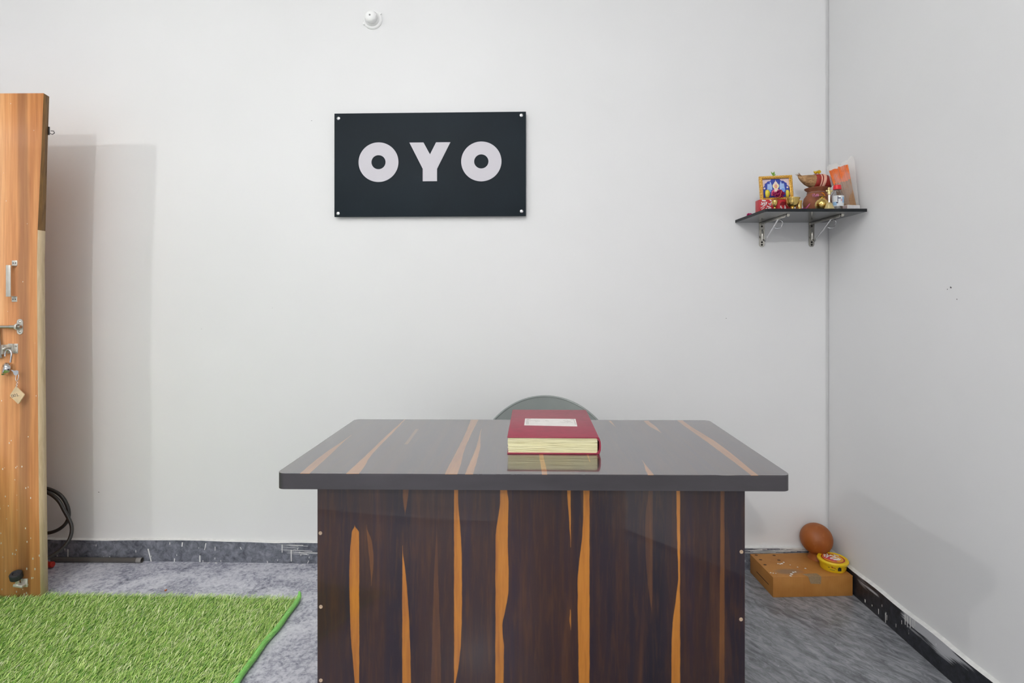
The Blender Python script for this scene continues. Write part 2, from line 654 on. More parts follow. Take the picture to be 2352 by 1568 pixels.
def m_edgewood(name, lo, hi):
    m, nt, b = new_mat(name)
    f = noise(nt, coords(nt, (1, 1, .12)), 60, 5, .6, 1.2)
    nt.links.new(ramp(nt, f, [(.3, lo), (.7, hi)]), b.inputs['Base Color'])
    b.inputs['Roughness'].default_value = .65
    return m


DEX = -1.851
door = thing('door_1', 'orange-brown wooden door leaf standing open at the left edge', 'door', (DEX, DY0, 0))
door['kind'] = 'structure'
DW = m_doorwood()
EDGE_DARK = m_edgewood('door_edge_brown', '#5d3f1c', '#8c6632')
EDGE_PALE = m_edgewood('door_edge_beige', '#c4ab86', '#e0c9a6')
# outline of the free edge (it is warped): z -> x offset
ez = [.012, .35, .75, 1.10, 1.30, 1.421, 1.70, 1.93]
ef = [0.0, -.006, -.010, -.0125, -.0135, -.011, .002, .012]
eb = [-.001, -.006, -.010, -.013, -.0143, -.012, -.005, .003]
lx = PX1 + .012 - DEX
dd = DY1 - DY0
m = MB()
zt = 1.946
nF = len(ez)
zz = ez[:-1] + [zt]
vs = [(ef[i], 0, zz[i]) for i in range(nF)] + [(eb[i], dd, zz[i]) for i in range(nF)] + [(lx, 0, zz[0]), (lx, 0, zz[-1] - .004), (lx, dd, zz[0]), (lx, dd, zz[-1] - .004)]
L0, L1, L2, L3 = 2 * nF, 2 * nF + 1, 2 * nF + 2, 2 * nF + 3
fs = [tuple([L0] + list(range(nF)) + [L1])]
mi = [0]
fs.append(tuple([L3] + list(range(2 * nF - 1, nF - 1, -1)) + [L2]))
mi.append(0)
for i in range(nF - 1):
    fs.append((i, i + nF, i + nF + 1, i + 1))
    mi.append(2 if zz[i] < 1.42 else 1)
fs += [(nF - 1, 2 * nF - 1, L3, L1), (0, L0, L2, nF), (L0, L1, L3, L2)]
mi += [1, 2, 0]
for f_, k in zip(fs, mi):
    m.add([vs[i] for i in f_], [tuple(range(len(f_)))], k)
leaf = m.build('leaf', [DW, EDGE_DARK, EDGE_PALE], door)
bmw = bmesh.new()
bmw.from_mesh(leaf.data)
bmesh.ops.remove_doubles(bmw, verts=bmw.verts, dist=1e-5)
bmesh.ops.recalc_face_normals(bmw, faces=bmw.faces)
bmw.to_mesh(leaf.data)
bmw.free()


def dl(x, y, out=0.0):
    """pixel -> door local, 'out' metres in front of the leaf"""
    p = at(x, y, DY0 - out)
    return Vector((p.x - DEX, -out, p.z))


# pull handle
c1, c2 = dl(34.5, 604), dl(34, 687)
m = MB()
for c in (c1, c2):
    m.box((c.x, -.0013, c.z), (.021, .0026, .02), .0012)
g0, g1 = c1.z - .011, c2.z + .011
for g, sgn in ((g0, 1), (g1, -1)):
    m.box((c1.x - .001, -.0125, g), (.017, .025, .0025), .0008)
m.box((c1.x - .001, -.0255, (g0 + g1) / 2), (.018, .003, g0 - g1 + .003), .0012)
hd = m.build('pull_handle', SILVER, door)
for c in (c1, c2):
    for dx in (-.0045, .0045):
        MB().lathe([(0, .0012), (.0022, .0008), (.003, 0)], 12, Matrix.Translation((c.x + dx, -.0025, c.z)) @ Matrix.Rotation(PI / 2, 4, 'X')).build('screw', simple('dark_screw', '#6f6a66', .3, 1.0), hd)

# sliding bolt with its two-lobed keeper
k0 = dl(47, 750)
m = MB()
pl = [(k0.x + .0115 * math.cos(a), k0.z + sgn * .018 + .0115 * math.sin(a)) for sgn, rg in ((1, (0, PI)), (-1, (PI, 2 * PI))) for a in np.linspace(rg[0], rg[1], 9)]
m.prism(pl, -.003, 0)
m.tube([(k0.x - .004, -.003, k0.z + .010), (k0.x - .004, -.012, k0.z + .011), (k0.x - .004, -.019, k0.z + .006), (k0.x - .004, -.019, k0.z - .006), (k0.x - .004, -.012, k0.z - .011), (k0.x - .004, -.003, k0.z - .010)], .0042, 8, flat=.5)
kp = m.build('bolt_keeper', SILVER, door)
for s in (1, -1):
    MB().lathe([(0, .003), (.003, .0022), (.0048, 0)], 14, Matrix.Translation((k0.x, -.003, k0.z + s * .0185)) @ Matrix.Rotation(PI / 2, 4, 'X')).build('screw', STEEL, kp)
m = MB()
m.cyl((k0.x + .011, -.0105, k0.z), (k0.x - .010, -.0105, k0.z), .0055)
m.cyl((k0.x - .008, -.0105, k0.z), (k0.x - .030, -.0105, k0.z), .0072)
m.cyl((k0.x - .028, -.0105, k0.z), (k0.x - .36, -.0105, k0.z), .0055)
bolt = m.build('sliding_bolt', STEEL, door)
# the hasp tongue that hangs from the bolt
m = MB()
a0, a1, a2, a3 = dl(-14, 742, .012), dl(0, 752, .012), dl(6.5, 821, .012), dl(-10, 822, .012)
m.prism([(p.x, p.z) for p in (a0, a3, a2, a1)], -.0165, -.0135)
m.build('hasp_tongue', simple('grey_steel', '#a6a29a', .4, .8), bolt)
# staple plate for the padlock
s0 = dl(34.5, 800)
m = MB()
m.box((s0.x - .006, -.0015, s0.z), (.038, .003, .037), .001)
m.box((s0.x - .0015, -.006, s0.z), (.0025, .010, .037), .0006)
m.box((s0.x - .024, -.014, s0.z - .002), (.0028, .028, .036), .0008)
sp = m.build('staple_plate', SILVER, door)
for dx, dz in ((.006, .010), (.006, -.012), (-.012, .010)):
    MB().lathe([(0, .003), (.003, .0022), (.0045, 0)], 14, Matrix.Translation((s0.x + dx, -.003, s0.z + dz)) @ Matrix.Rotation(PI / 2, 4, 'X')).build('screw', STEEL, sp)
ring = MB().tube(smooth_path([(s0.x - .014, -.003, s0.z + .004), (s0.x - .016, -.018, s0.z + .005), (s0.x - .020, -.026, s0.z), (s0.x - .022, -.018, s0.z - .004), (s0.x - .020, -.003, s0.z - .004)], 5), .0035, 10).build('staple', SILVER, sp)
# rubber door stop on its hinged bracket
q0 = dl(55, 1338)
m = MB()
m.box((q0.x + .003, -.0015, q0.z + .001), (.026, .003, .032), .0008)
m.box((q0.x - .006, -.012, q0.z - .003), (.036, .018, .010), .002, (0, .15, 0))
m.cyl((q0.x - .012, -.012, q0.z), (q0.x - .010, -.020, q0.z + .03), .006)
st = m.build('door_stop', SILVER, door)
r0, r1 = Vector((q0.x - .012, -.010, q0.z + .026)), Vector((q0.x - .006, -.034, q0.z + .050))
mm = Matrix.Translation((r0 + r1) / 2) @ Matrix.Rotation(.35, 4, 'X') @ Matrix.Rotation(.12, 4, 'Y')
MB().lathe([(0, -.013), (.017, -.013), (.020, -.010), (.020, .009), (.017, .013), (.011, .013), (.009, .009), (0, .008)], 18, mm).build('rubber_buffer', simple('black_rubber', '#24252a', .55), st)
# small catch on the back face near the top
m = MB()
hk = at(113, 300, DY1)
hk = Vector((hk.x - DEX - .004, dd, hk.z))
m.box((hk.x, dd + .002, hk.z), (.008, .004, .032), .001)
m.tube([(hk.x, dd + .003, hk.z - .008), (hk.x + .006, dd + .012, hk.z - .011), (hk.x + .011, dd + .016, hk.z - .004), (hk.x + .009, dd + .014, hk.z + .003), (hk.x + .003, dd + .008, hk.z + .002)], .0016, 8)
m.build('hook_catch', simple('dark_steel', '#5d5d5f', .4, .9), door)

# ------------------------------------------------------------------ padlock, key and tag
PY = DY0 - .022
pk = at(14, 846, PY)
lock = thing('padlock', 'chrome round padlock hanging open from the staple on the wooden door', 'padlock', pk)
ax = Matrix.Rotation(math.radians(18), 4, 'Y')
yaw = Matrix.Rotation(math.radians(-38), 4, 'Z')
B = ax @ yaw @ Matrix.Rotation(PI / 2, 4, 'X')
m = MB().lathe([(0, -.0105), (.018, -.0105), (.0215, -.008), (.0225, -.004), (.0225, .004), (.0215, .008), (.018, .0105), (0, .0105)], 32, B)
lb = m.build('lock_body', CHROME, lock)
m = MB().tube([B @ Vector((.0227 * math.cos(a), .0227 * math.sin(a), 0)) for a in np.linspace(PI * 1.22, PI * 1.62, 12)], .0078, 8, flat=.12)
m.build('green_band', simple('green_enamel', '#4b7c43', .4), lb)
m = MB().cyl(B @ Vector((.002, .010, .0100)), B @ Vector((.002, .010, .0110)), .0032)
m.build('keyhole', BLACKHOLE, lb)
sh = [at(24, 832, PY), at(26.5, 815, PY), at(25, 807, PY), at(19.5, 803, PY), at(14, 806, PY), at(12.5, 812, PY), at(12, 818, PY)]
sh = [p - Vector(pk) for p in sh]
MB().tube(smooth_path(sh, 6), .0032, 10).build('shackle', CHROME, lock)

kk = thing('key_fob', 'wooden diamond tag reading 001 on a key left in the padlock', 'key tag', at(40, 907, PY))
k_at = lambda x, y, o=0: at(x, y, PY - o) - kk.location
m = MB()
e = [(25, 849), (30, 854), (33, 861), (38, 862), (42.5, 858), (43, 852), (39, 850), (33, 851), (28, 849)]
pts = [k_at(x, y, .010) for x, y in e]
m.add([p + Vector((0, -.0008, 0)) for p in pts] + [p + Vector((0, .0008, 0)) for p in pts],
      [tuple(range(9)), tuple(range(17, 8, -1))] + [(i, (i + 1) % 9, (i + 1) % 9 + 9, i + 9) for i in range(9)])
m.build('key', simple('key_steel', '#d5d6da', .25, .9), kk)
cpt = k_at(39.5, 866, .010)
m = MB().tube([cpt + Vector((.0055 * math.cos(a), .002 * math.sin(a), .0135 * math.sin(a))) for a in np.linspace(0, 2 * PI, 25)[:-1]], .0011, 8, closed=True)
m.build('split_ring', CHROME, kk)
m = MB()
for i, (x, y) in enumerate(((39, 876.5), (39.5, 880), (38.5, 883.5), (38, 887))):
    c = k_at(x, y, .009)
    w = .0022
    m.tube([c + (Vector((w * math.cos(a), 0, .0036 * math.sin(a))) if i % 2 else Vector((0, w * math.cos(a), .0036 * math.sin(a)))) for a in np.linspace(0, 2 * PI, 13)[:-1]], .0007, 6, closed=True)
m.build('chain', CHROME, kk)
m = MB()
cr = [(37, 887), (57, 906), (43, 928), (23, 908)]
cs = [k_at(x, y, .008) for x, y in cr]
ctr = sum(cs, Vector()) / 4
poly = []
for i in range(4):
    p, a, b_ = cs[i], cs[i - 1], cs[(i + 1) % 4]
    poly += [p + (a - p) * .10, p + (ctr - p) * .045, p + (b_ - p) * .10]
poly = [(p.x, p.z) for p in poly]
m.prism(poly, -.010, -.006)
tg = m.build('tag', simple('pale_plywood', '#d9bd98', .6, var=.12, scale=40), kk)
m = MB()
ty = -.0105
S = 1 / (F / PY)


def glyph(m, strokes, ox, oy, ang, r):
    for st_ in strokes:
        pts = []
        for (gx, gy) in st_:
            x = ox + gx * math.cos(ang) - gy * math.sin(ang)
            y = oy + gx * math.sin(ang) + gy * math.cos(ang)
            p = k_at(x, y, 0)
            pts.append((p.x, ty, p.z))
        m.tube(pts, r, 6)


zero = [[(2.0 * math.cos(a), 3.1 * math.sin(a)) for a in np.linspace(0, 2 * PI, 13)]]
one = [[(-1.3, -1.6), (0, -3), (0, 3)], [(-1.6, 3), (1.6, 3)]]
tilt = math.radians(-14)
for gi, gl in enumerate((zero, zero, one)):
    glyph(m, gl, 34.5 + gi * 5.4, 908 - gi * 1.35, tilt, .0006)
glyph(m, [[(-2, 0), (2, 0)]], 30.3, 912.3, tilt, .0005)
glyph(m, [[(-1, 0), (1, 0)]], 49, 907.5, tilt, .0005)
m.build('number', simple('pen_ink', '#4c4a50', .7), tg)

# ------------------------------------------------------------------ turf mat
GX1 = -.855
mat = thing('grass_mat', 'green artificial grass mat on the stone floor under the door', 'mat', (0, 0, 0))
GX0, GY0 = -3.4, .35


def mat_far(X):
    return 2.062 + (.036 * (GX1 - X) / 1.2 if X > -2.6 else .052)


def m_blade():
    m, nt, b = new_mat('turf_blades')
    a = nt.nodes.new('ShaderNodeAttribute')
    a.attribute_name = 'tint'
    col = ramp(nt, a.outputs['Fac'], [(0, '#609a3c'), (.35, '#aad462'), (.7, '#dcf098'), (1, '#fdfdd8')])
    nt.links.new(col, b.inputs['Base Color'])
    b.inputs['Roughness'].default_value = .42
    return m


m = MB()
n = 40
far = [(GX0 + (GX1 - GX0) * i / n, mat_far(GX0 + (GX1 - GX0) * i / n) + .0025 * math.sin(i * 1.7)) for i in range(n + 1)]
m.prism([(GX0, GY0), (GX1, GY0)] + far[::-1], .001, .007, axis='z')
m.build('backing', simple('turf_backing', '#5f9640', .8), mat)


def blades(count, xr, yr, L, w):
    X = rng.uniform(xr[0], xr[1], count)
    Y = rng.uniform(yr[0], yr[1], count)
    ymax = 2.062 + .036 * (GX1 - X) / 1.2
    keep = Y < ymax - .001
    X, Y = X[keep], Y[keep]
    n = len(X)
    ln = rng.uniform(L * .6, L * 1.3, n)
    th = rng.normal(.6, .6, n)                      # lean heading
    lean = rng.uniform(.55, 1.2, n)
    dx, dy = np.cos(th), np.sin(th)
    px, py = -dy, dx
    z0 = np.full(n, .005)
    P0 = np.stack([X, Y, z0], 1)
    P1 = P0 + np.stack([dx * np.sin(lean * .5) * ln * .5, dy * np.sin(lean * .5) * ln * .5, np.cos(lean * .5) * ln * .5], 1)
    P2 = P1 + np.stack([dx * np.sin(lean * 1.25) * ln * .5, dy * np.sin(lean * 1.25) * ln * .5, np.maximum(np.cos(lean * 1.25), .05) * ln * .5], 1)
    wv = np.stack([px, py, np.zeros(n)], 1) * (w / 2) * rng.uniform(.7, 1.2, n)[:, None]
    V = np.stack([P0 - wv, P0 + wv, P1 + wv * .9, P1 - wv * .9, P2 + wv * .3, P2 - wv * .3], 1).reshape(-1, 3)
    b0 = np.arange(n)[:, None] * 6
    Q = np.concatenate([b0 + np.array([[0, 1, 2, 3]]), b0 + np.array([[3, 2, 4, 5]])], 1).reshape(-1, 4)
    t = np.clip(rng.normal(.47, .30, n), 0, 1)
    return V, Q, np.repeat(t, 6)


parts = [blades(62000, (-2.15, GX1 - .004), (1.50, 2.11), .022, .0022), blades(9000, (GX0 + .02, -2.15), (.4, 2.08), .019, .004), blades(16000, (-2.15, GX1 - .004), (.4, 1.50), .019, .004)]
off, Vs, Qs, Ts = 0, [], [], []
for V, Q, T in parts:
    Vs.append(V)
    Qs.append(Q + off)
    Ts.append(T)
    off += len(V)
V, Q, T = np.concatenate(Vs), np.concatenate(Qs), np.concatenate(Ts)
me = bpy.data.meshes.new('pile')
me.vertices.add(len(V))
me.vertices.foreach_set('co', V.ravel().astype('f4'))
me.loops.add(len(Q) * 4)
me.polygons.add(len(Q))
me.polygons.foreach_set('loop_start', np.arange(len(Q)) * 4)
me.loops.foreach_set('vertex_index', Q.ravel())
me.update(calc_edges=True)
at_ = me.attributes.new('tint', 'FLOAT', 'POINT')
at_.data.foreach_set('value', T.astype('f4'))
me.materials.append(m_blade())
pile = bpy.data.objects.new('pile', me)
COL.objects.link(pile)
pile.parent = mat
pile['kind'] = 'stuff'
m = MB()
pth = [(GX1 + .003 * math.sin(y * 17) + .002 * math.sin(y * 41), y, .011) for y in np.linspace(GY0, 2.058, 46)]
pth += [(GX1 - .001, 2.068, .014), (GX1 - .003, 2.075, .022), (GX1 - .006, 2.079, .029)]
m.tube(pth, [.0095] * 46 + [.008, .006, .003], 10)
m.build('edge_binding', simple('green_binding_tape', '#86cf66', .45, var=.1, scale=90), mat)

# ------------------------------------------------------------------ desk
DC = Vector((.026, 1.526, 0))
DR = -math.atan(.013)
DWd, DDp, DTH, DH = 1.187, .568, .037, .75
desk = thing('reception_desk', 'dark streaky laminate reception desk standing before the white wall', 'desk', DC, DR)
Minv = (Matrix.Translation(DC) @ Matrix.Rotation(DR, 4, 'Z')).inverted()


def desk_top_uv(x, y):
    Y = (CH - DH) * F / (y - CY)
    return Minv @ at(x, y, Y)


PNY = -DDp / 2 + .05                              # local y of the front panel's face


def panel_uv(x, y):
    o = Minv @ Vector((0, 0, CH))
    d = (Minv @ at(x, y, 1.0)) - o
    t = (PNY - o.y) / d.y
    return o + d * t


def m_ebony(name, axis, items, rng_u, rng_v, coat):
    m, nt, b = new_mat(name)
    s = xyz(nt)
    u = s[0]
    v = s[1] if axis == 'top' else s[2]
    st = (1, .05, 1) if axis == 'top' else (1, 1, .05)
    n1 = noise(nt, coords(nt, st), 22, 5, .6, .35)
    n2 = noise(nt, coords(nt, st, loc=(.7, .2, .3)), 6.5, 3, .55, .3)
    n3 = noise(nt, coords(nt, (1, .09, 1) if axis == 'top' else (1, 1, .09), loc=(2, 0, 0)), 90, 4, .6, .2)
    k = mth(nt, 'ADD', mth(nt, 'MULTIPLY', n1, .5), mth(nt, 'MULTIPLY', n2, .5))
    col = ramp(nt, k, [(.32, '#1f1a25'), (.44, '#291f28'), (.53, '#372422'), (.60, '#2d212c'), (.72, '#472c20')])
    col = mixc(nt, remap(nt, n3, .48, .72, 0, .5 if axis == 'panel' else .2), col, lin('#54361f'))
    n4 = noise(nt, coords(nt, (1, .07, 1) if axis == 'top' else (1, 1, .07), loc=(5, 1, 0)), 30, 3, .5, .6)
    col = mixc(nt, remap(nt, n4, .56, .74, 0, .34 if axis == 'panel' else .08), col, lin('#644026'))
    jit = mth(nt, 'MULTIPLY', mth(nt, 'SUBTRACT', noise(nt, coords(nt, (1, .6, 1) if axis == 'top' else (1, 1, .6)), 42, 3), .5), .0022)
    mask = streaks(nt, u, v, rng_u, rng_v, items, jit)
    org = ramp(nt, mth(nt, 'ADD', mth(nt, 'MULTIPLY', n3, .5), mth(nt, 'MULTIPLY', n1, .5)), [(.35, '#965d28'), (.5, '#ae702b'), (.65, '#b97b34')])
    col = mixc(nt, mask, col, org)
    nt.links.new(col, b.inputs['Base Color'])
    b.inputs['Roughness'].default_value = .32
    b.inputs['Specular IOR Level'].default_value = .5 if axis == 'top' else .3
    b.inputs['Coat Weight'].default_value = coat
    b.inputs['Coat Roughness'].default_value = .045
    b.inputs['Coat IOR'].default_value = 2.25 if axis == 'top' else 1.5
    w = noise(nt, coords(nt), 9, 2)
    nb = nt.nodes.new('ShaderNodeBump')
    nb.inputs['Strength'].default_value = .05
    nb.inputs['Distance'].default_value = .002
    nt.links.new(w, nb.inputs['Height'])
    nt.links.new(nb.outputs[0], b.inputs['Coat Normal'])
    return m


def rows_panel(rows, k=1.0):
    out = []
    for y, l, r in rows:
        a, c = panel_uv(l, y), panel_uv(r, y)
        out.append((a.z, a.x, c.x))
    return (out, k)


def rows_top(rows, k=1.0):
    out = []
    for y, l, r in rows:
        a, c = desk_top_uv(l, y), desk_top_uv(r, y)
        out.append(((a.y + c.y) / 2, a.x, c.x))
    return (out, k)


pan = [rows_panel([(1206, 815, 815), (1221, 808, 824), (1344, 803, 825), (1460, 806, 825), (1568, 815, 825), (1640, 820, 825)]),
       rows_panel([(1253, 924.4, 924.6), (1314, 924, 931), (1402, 924, 938.5), (1568, 924, 944), (1700, 925, 948)]),
       rows_panel([(1120, 1043, 1052), (1256, 1043, 1059.5), (1344, 1043, 1061), (1460, 1043, 1059), (1519, 1043, 1054.5), (1568, 1043, 1046), (1580, 1043, 1043.5)]),
       rows_panel([(1120, 1149, 1164.6), (1154, 1148.5, 1167.5), (1227, 1139, 1166.4), (1344, 1138, 1168.4), (1402, 1138, 1160.5), (1437, 1138, 1153.8), (1490, 1138, 1157.3), (1568, 1138, 1156), (1700, 1140, 1150)]),
       rows_panel([(1120, 1303, 1310.6), (1198, 1307.5, 1311), (1256, 1310.4, 1310.8)]),
       rows_panel([(1400, 1309.5, 1311), (1425, 1308, 1311.2), (1446, 1310.6, 1311)], .8),
       rows_panel([(1120, 1340, 1354), (1227, 1337.7, 1354), (1285, 1331, 1354), (1344, 1326.6, 1354), (1431, 1327.5, 1354), (1568, 1329.6, 1354), (1720, 1335, 1354)]),
       rows_panel([(1120, 1553.6, 1561.8), (1256, 1556, 1562), (1314, 1558, 1562), (1373, 1553, 1562), (1431, 1545, 1562), (1568, 1542, 1562), (1720, 1546, 1562)]),
       rows_panel([(1120, 1655, 1664), (1300, 1654, 1664), (1568, 1652, 1664), (1740, 1652, 1664)], .25),
       rows_panel([(1120, 1490, 1500), (1200, 1482, 1499), (1320, 1486, 1499), (1400, 1496, 1498), (1410, 1497, 1497.2)], .12),
       rows_panel([(1190, 1003, 1003.4), (1300, 998, 1006), (1500, 992, 1012), (1740, 985, 1015)], .12),
       rows_panel([(1120, 925, 938), (1160, 927, 934), (1182, 930, 930.4)], .3),
       rows_panel([(1205, 842, 842.4), (1240, 844, 853), (1290, 849, 858), (1345, 852, 853)], .22)]
top = [rows_top([(1092, 683, 705), (1045, 740, 757), (999, 806.5, 807.5)], .95),
       rows_top([(1092, 790, 820), (1042.8, 843, 854.6), (992.7, 896, 903), (962, 930, 932)]),
       rows_top([(1092, 1020, 1049), (1019, 1057.5, 1072), (963.7, 1081, 1099), (960, 1082, 1101)]),
       rows_top([(1092, 1067, 1085), (1032, 1091.8, 1102), (985, 1105.6, 1106.4)]),
       rows_top([(1092, 1245, 1257), (1042, 1238, 1247), (1000, 1234, 1238)]),
       rows_top([(1060, 1354, 1356), (1042, 1347, 1351), (1000, 1336, 1340)], .8),
       rows_top([(1092, 1489, 1503), (1056, 1474.4, 1475)]),
       rows_top([(1092, 1726, 1743), (1027, 1640.6, 1661.7), (969, 1560, 1573), (965, 1555, 1568)]),
       rows_top([(994, 1518.5, 1519.5), (980, 1494, 1507), (966, 1478, 1489)], .8),
       rows_top([(981, 1413.8, 1414.2), (966, 1398, 1403)], .8),
       rows_top([(1020, 928, 936), (985, 955, 962)], .35)]
top = [(r, k * .72) for r, k in top]
EB_TOP = m_ebony('dark_laminate_top', 'top', top, (-.62, .62), (-.30, .30), 1.0)
EB_PAN = m_ebony('dark_laminate_panel', 'panel', pan, (-.62, .62), (0.0, .75), .3)
EDGE_BAND = simple('dark_edge_band', '#3d3a3e', .38, 0, .15, 30, stretch=(.2, 1, 1))
PLY = simple('pale_core_edge', '#c98f4a', .6)


def rounded_rect(w, d, r, n=6):
    out = []
    for cx_, cy_, a0 in ((w / 2 - r, d / 2 - r, 0), (-w / 2 + r, d / 2 - r, PI / 2), (-w / 2 + r, -d / 2 + r, PI), (w / 2 - r, -d / 2 + r, 1.5 * PI)):
        out += [(cx_ + r * math.cos(a0 + PI / 2 * i / n), cy_ + r * math.sin(a0 + PI / 2 * i / n)) for i in range(n + 1)]
    return out


m = MB()
out = rounded_rect(DWd, DDp, .018)
m.prism(out, DH - DTH, DH - .0012, axis='z')
m.build('top_core', EDGE_BAND, desk)
m = MB()
m.prism(out, DH - .0012, DH, axis='z')
tt = m.build('table_top', EB_TOP, desk)
# front panel
pl_, pr_ = panel_uv(729, 1300).x, panel_uv(1711, 1300).x
ph = DH - DTH
m = MB()
m.box(((pl_ + pr_) / 2, PNY + .009, ph / 2), (pr_ - pl_, .018, ph), .0006)
fp = m.build('front_panel', EB_PAN, desk)
for x, y in ((736, 1224), (737, 1393), (737, 1562), (1703, 1267), (1702, 1422), (1702, 1577)):
    p = panel_uv(x, y)
    M_ = Matrix.Translation((p.x, PNY, p.z)) @ Matrix.Rotation(PI / 2, 4, 'X')
    MB().lathe([(0, .0006), (.0018, .0006), (.0028, .0014), (.0042, .0010), (.0046, 0)], 16, M_).build('screw_cap', simple('beige_screw_cap', '#b59d86', .5), fp)
for s, xx in ((-1, pl_ + .009), (1, pr_ - .009)):
    MB().box((xx, PNY + .018 + .2125, ph / 2), (.018, .425, ph), .0006).build('side_panel', EB_PAN, desk)
MB().box(((pl_ + pr_) / 2, PNY + .24, ph - .04), (pr_ - pl_ - .036, .018, .08), .0006).build('stretcher', EB_PAN, desk)

# ------------------------------------------------------------------ ledger
book = thing('ledger_book', 'thick maroon hardbound ledger lying on the desk top', 'book', (.083, 1.578, DH), -.021)
BW, BD, BH = .238, .350, .045
MAROON = simple('maroon_cloth', '#922d42', .42, var=.10, scale=50)
m = MB()
m.box((0, 0, .0016), (BW, BD, .0032), .0008)
m.box((0, 0, BH - .0016), (BW, BD, .0032), .0008)
sp_ = [(BW / 2 - .004, 0), (BW / 2 + .002, .001), (BW / 2 + .0055, BH * .25), (BW / 2 + .006, BH * .5), (BW / 2 + .005, BH * .75), (BW / 2 + .001, BH - .001), (BW / 2 - .004, BH), (BW / 2 - .006, BH - .003),
       (BW / 2 + .001, BH * .75), (BW / 2 + .002, BH * .5), (BW / 2 + .001, BH * .25), (BW / 2 - .006, .003)]
m.prism(sp_, -BD / 2, BD / 2)
m.build('cover', MAROON, book)


def m_pages():
    m, nt, b = new_mat('page_edges')
    f = noise(nt, coords(nt, (.6, .6, 40)), 22, 3, .6, .2)
    nt.links.new(ramp(nt, f, [(.28, '#b9b07a'), (.42, '#e2dcb0'), (.7, '#f0ebc6')]), b.inputs['Base Color'])
    b.inputs['Roughness'].default_value = .8
    return m


m = MB()
lay = 14
for i in range(lay):
    z0_ = .0032 + (BH - .0064) * i / lay
    z1_ = .0032 + (BH - .0064) * (i + .93) / lay
    jx, jy = rng.uniform(-.0012, .0012), rng.uniform(-.0012, .0006)
    W2 = BW / 2
    xs = np.linspace(-W2 + .002, W2 - .003, 9)
    wob = rng.uniform(-.0005, .0005, 9)
    ins = (.003, .001)[i % 2 if False else 0]
    lo = [(x, -BD / 2 + .0035 + jy, z0_ + (w if 0 < i else 0)) for x, w in zip(xs, wob)]
    hi = [(x, -BD / 2 + .0035 + jy, z1_ + (w if 0 < i < lay - 1 else 0)) for x, w in zip(xs, wob)]
    lob = [(x, BD / 2 - .004, p[2]) for x, p in zip(xs, lo)]
    hib = [(x, BD / 2 - .004, p[2]) for x, p in zip(xs, hi)]
    n = 9
    vs = lo + hi + lob + hib
    fs = []
    for k in range(n - 1):
        fs += [(k, k + 1, n + k + 1, n + k), (2 * n + k, 3 * n + k, 3 * n + k + 1, 2 * n + k + 1), (n + k, n + k + 1, 3 * n + k + 1, 3 * n + k), (k, 2 * n + k, 2 * n + k + 1, k + 1)]
    fs += [(0, n, 3 * n, 2 * n), (n - 1, 3 * n - 1, 4 * n - 1, 2 * n - 1)]
    m.add([(v_[0] + (jx if v_[0] < 0 else 0), v_[1], v_[2]) for v_ in vs], fs)
m.build('pages', m_pages(), book)
Bi = (Matrix.Translation(book.location) @ Matrix.Rotation(-.021, 4, 'Z')).inverted()


def cover_uv(x, y):
    Y = (CH - DH - BH) * F / (y - CY)
    return Bi @ at(x, y, Y)


cq = [cover_uv(1204, 976.5), cover_uv(1326, 979), cover_uv(1322, 962), cover_uv(1206, 961)]
m = MB()
m.prism([(p.x, p.y) for p in cq], BH, BH + .0004, axis='z')
lbl = m.build('title_label', simple('white_paper_label', '#dedad6', .6, var=.04), book)
lbl['label'] = 'white paper title label'
m = MB()
lx0, lx1 = cq[3].x, cq[2].x
yy0, yy1 = cq[0].y, cq[3].y
for a, c in (((.04, .12), (.04, .88)), ((.96, .12), (.96, .88)), ((.065, .12), (.065, .88)), ((.04, .9), (.12, .9)), ((.9, .9), (.96, .9))):
    m.tube([(lx0 + (lx1 - lx0) * q[0], yy0 + (yy1 - yy0) * q[1], BH + .0005) for q in (a, c)], .0005, 4)
hr = random.Random(2)
for row, x_s, x_e in ((.64, .08, .30), (.62, .40, .47), (.45, .68, .93), (.64, .74, .90)):
    pts, u = [], x_s
    while u < x_e:
        pts.append((lx0 + (lx1 - lx0) * u, yy0 + (yy1 - yy0) * (row + hr.uniform(-.07, .07)), BH + .0005))
        u += hr.uniform(.008, .02)
    if len(pts) > 2:
        m.tube(smooth_path(pts, 3), .00035, 4)
m.build('handwriting', simple('grey_pen', '#9a948f', .8), lbl)

# ------------------------------------------------------------------ chair behind the desk
CHG = simple('grey_green_plastic', '#8a908e', .28, 0, .05, 8)
chair = thing('plastic_chair', 'grey plastic chair with a rounded back behind the desk', 'chair', (.090, 1.86, 0))


def shell_back(thick):
    R, zc, ztop, zlow = .2885, .4775, .766, .40

    def fn(u, v):
        z = zlow + (ztop - zlow) * v
        hw = min(.235, math.sqrt(max(0, R * R - (z - zc) ** 2))) if z > zc else .235
        hw = math.sqrt(max(0, R * R - max(0, z - zc) ** 2)) * (1 if z > .60 else .8 + .2 * max(0, (z - .4) / .2))
        x = (2 * u - 1) * hw
        y = .16 + .14 * (z - zlow) / (ztop - zlow) - .9 * x * x - .12 * (1 - abs(2 * v - 1)) * 0
        y += .035 * math.sin(PI * min(1, max(0, v))) * (1 - (x / .3) ** 2)
        return Vector((x, y + thick, z))
    return fn


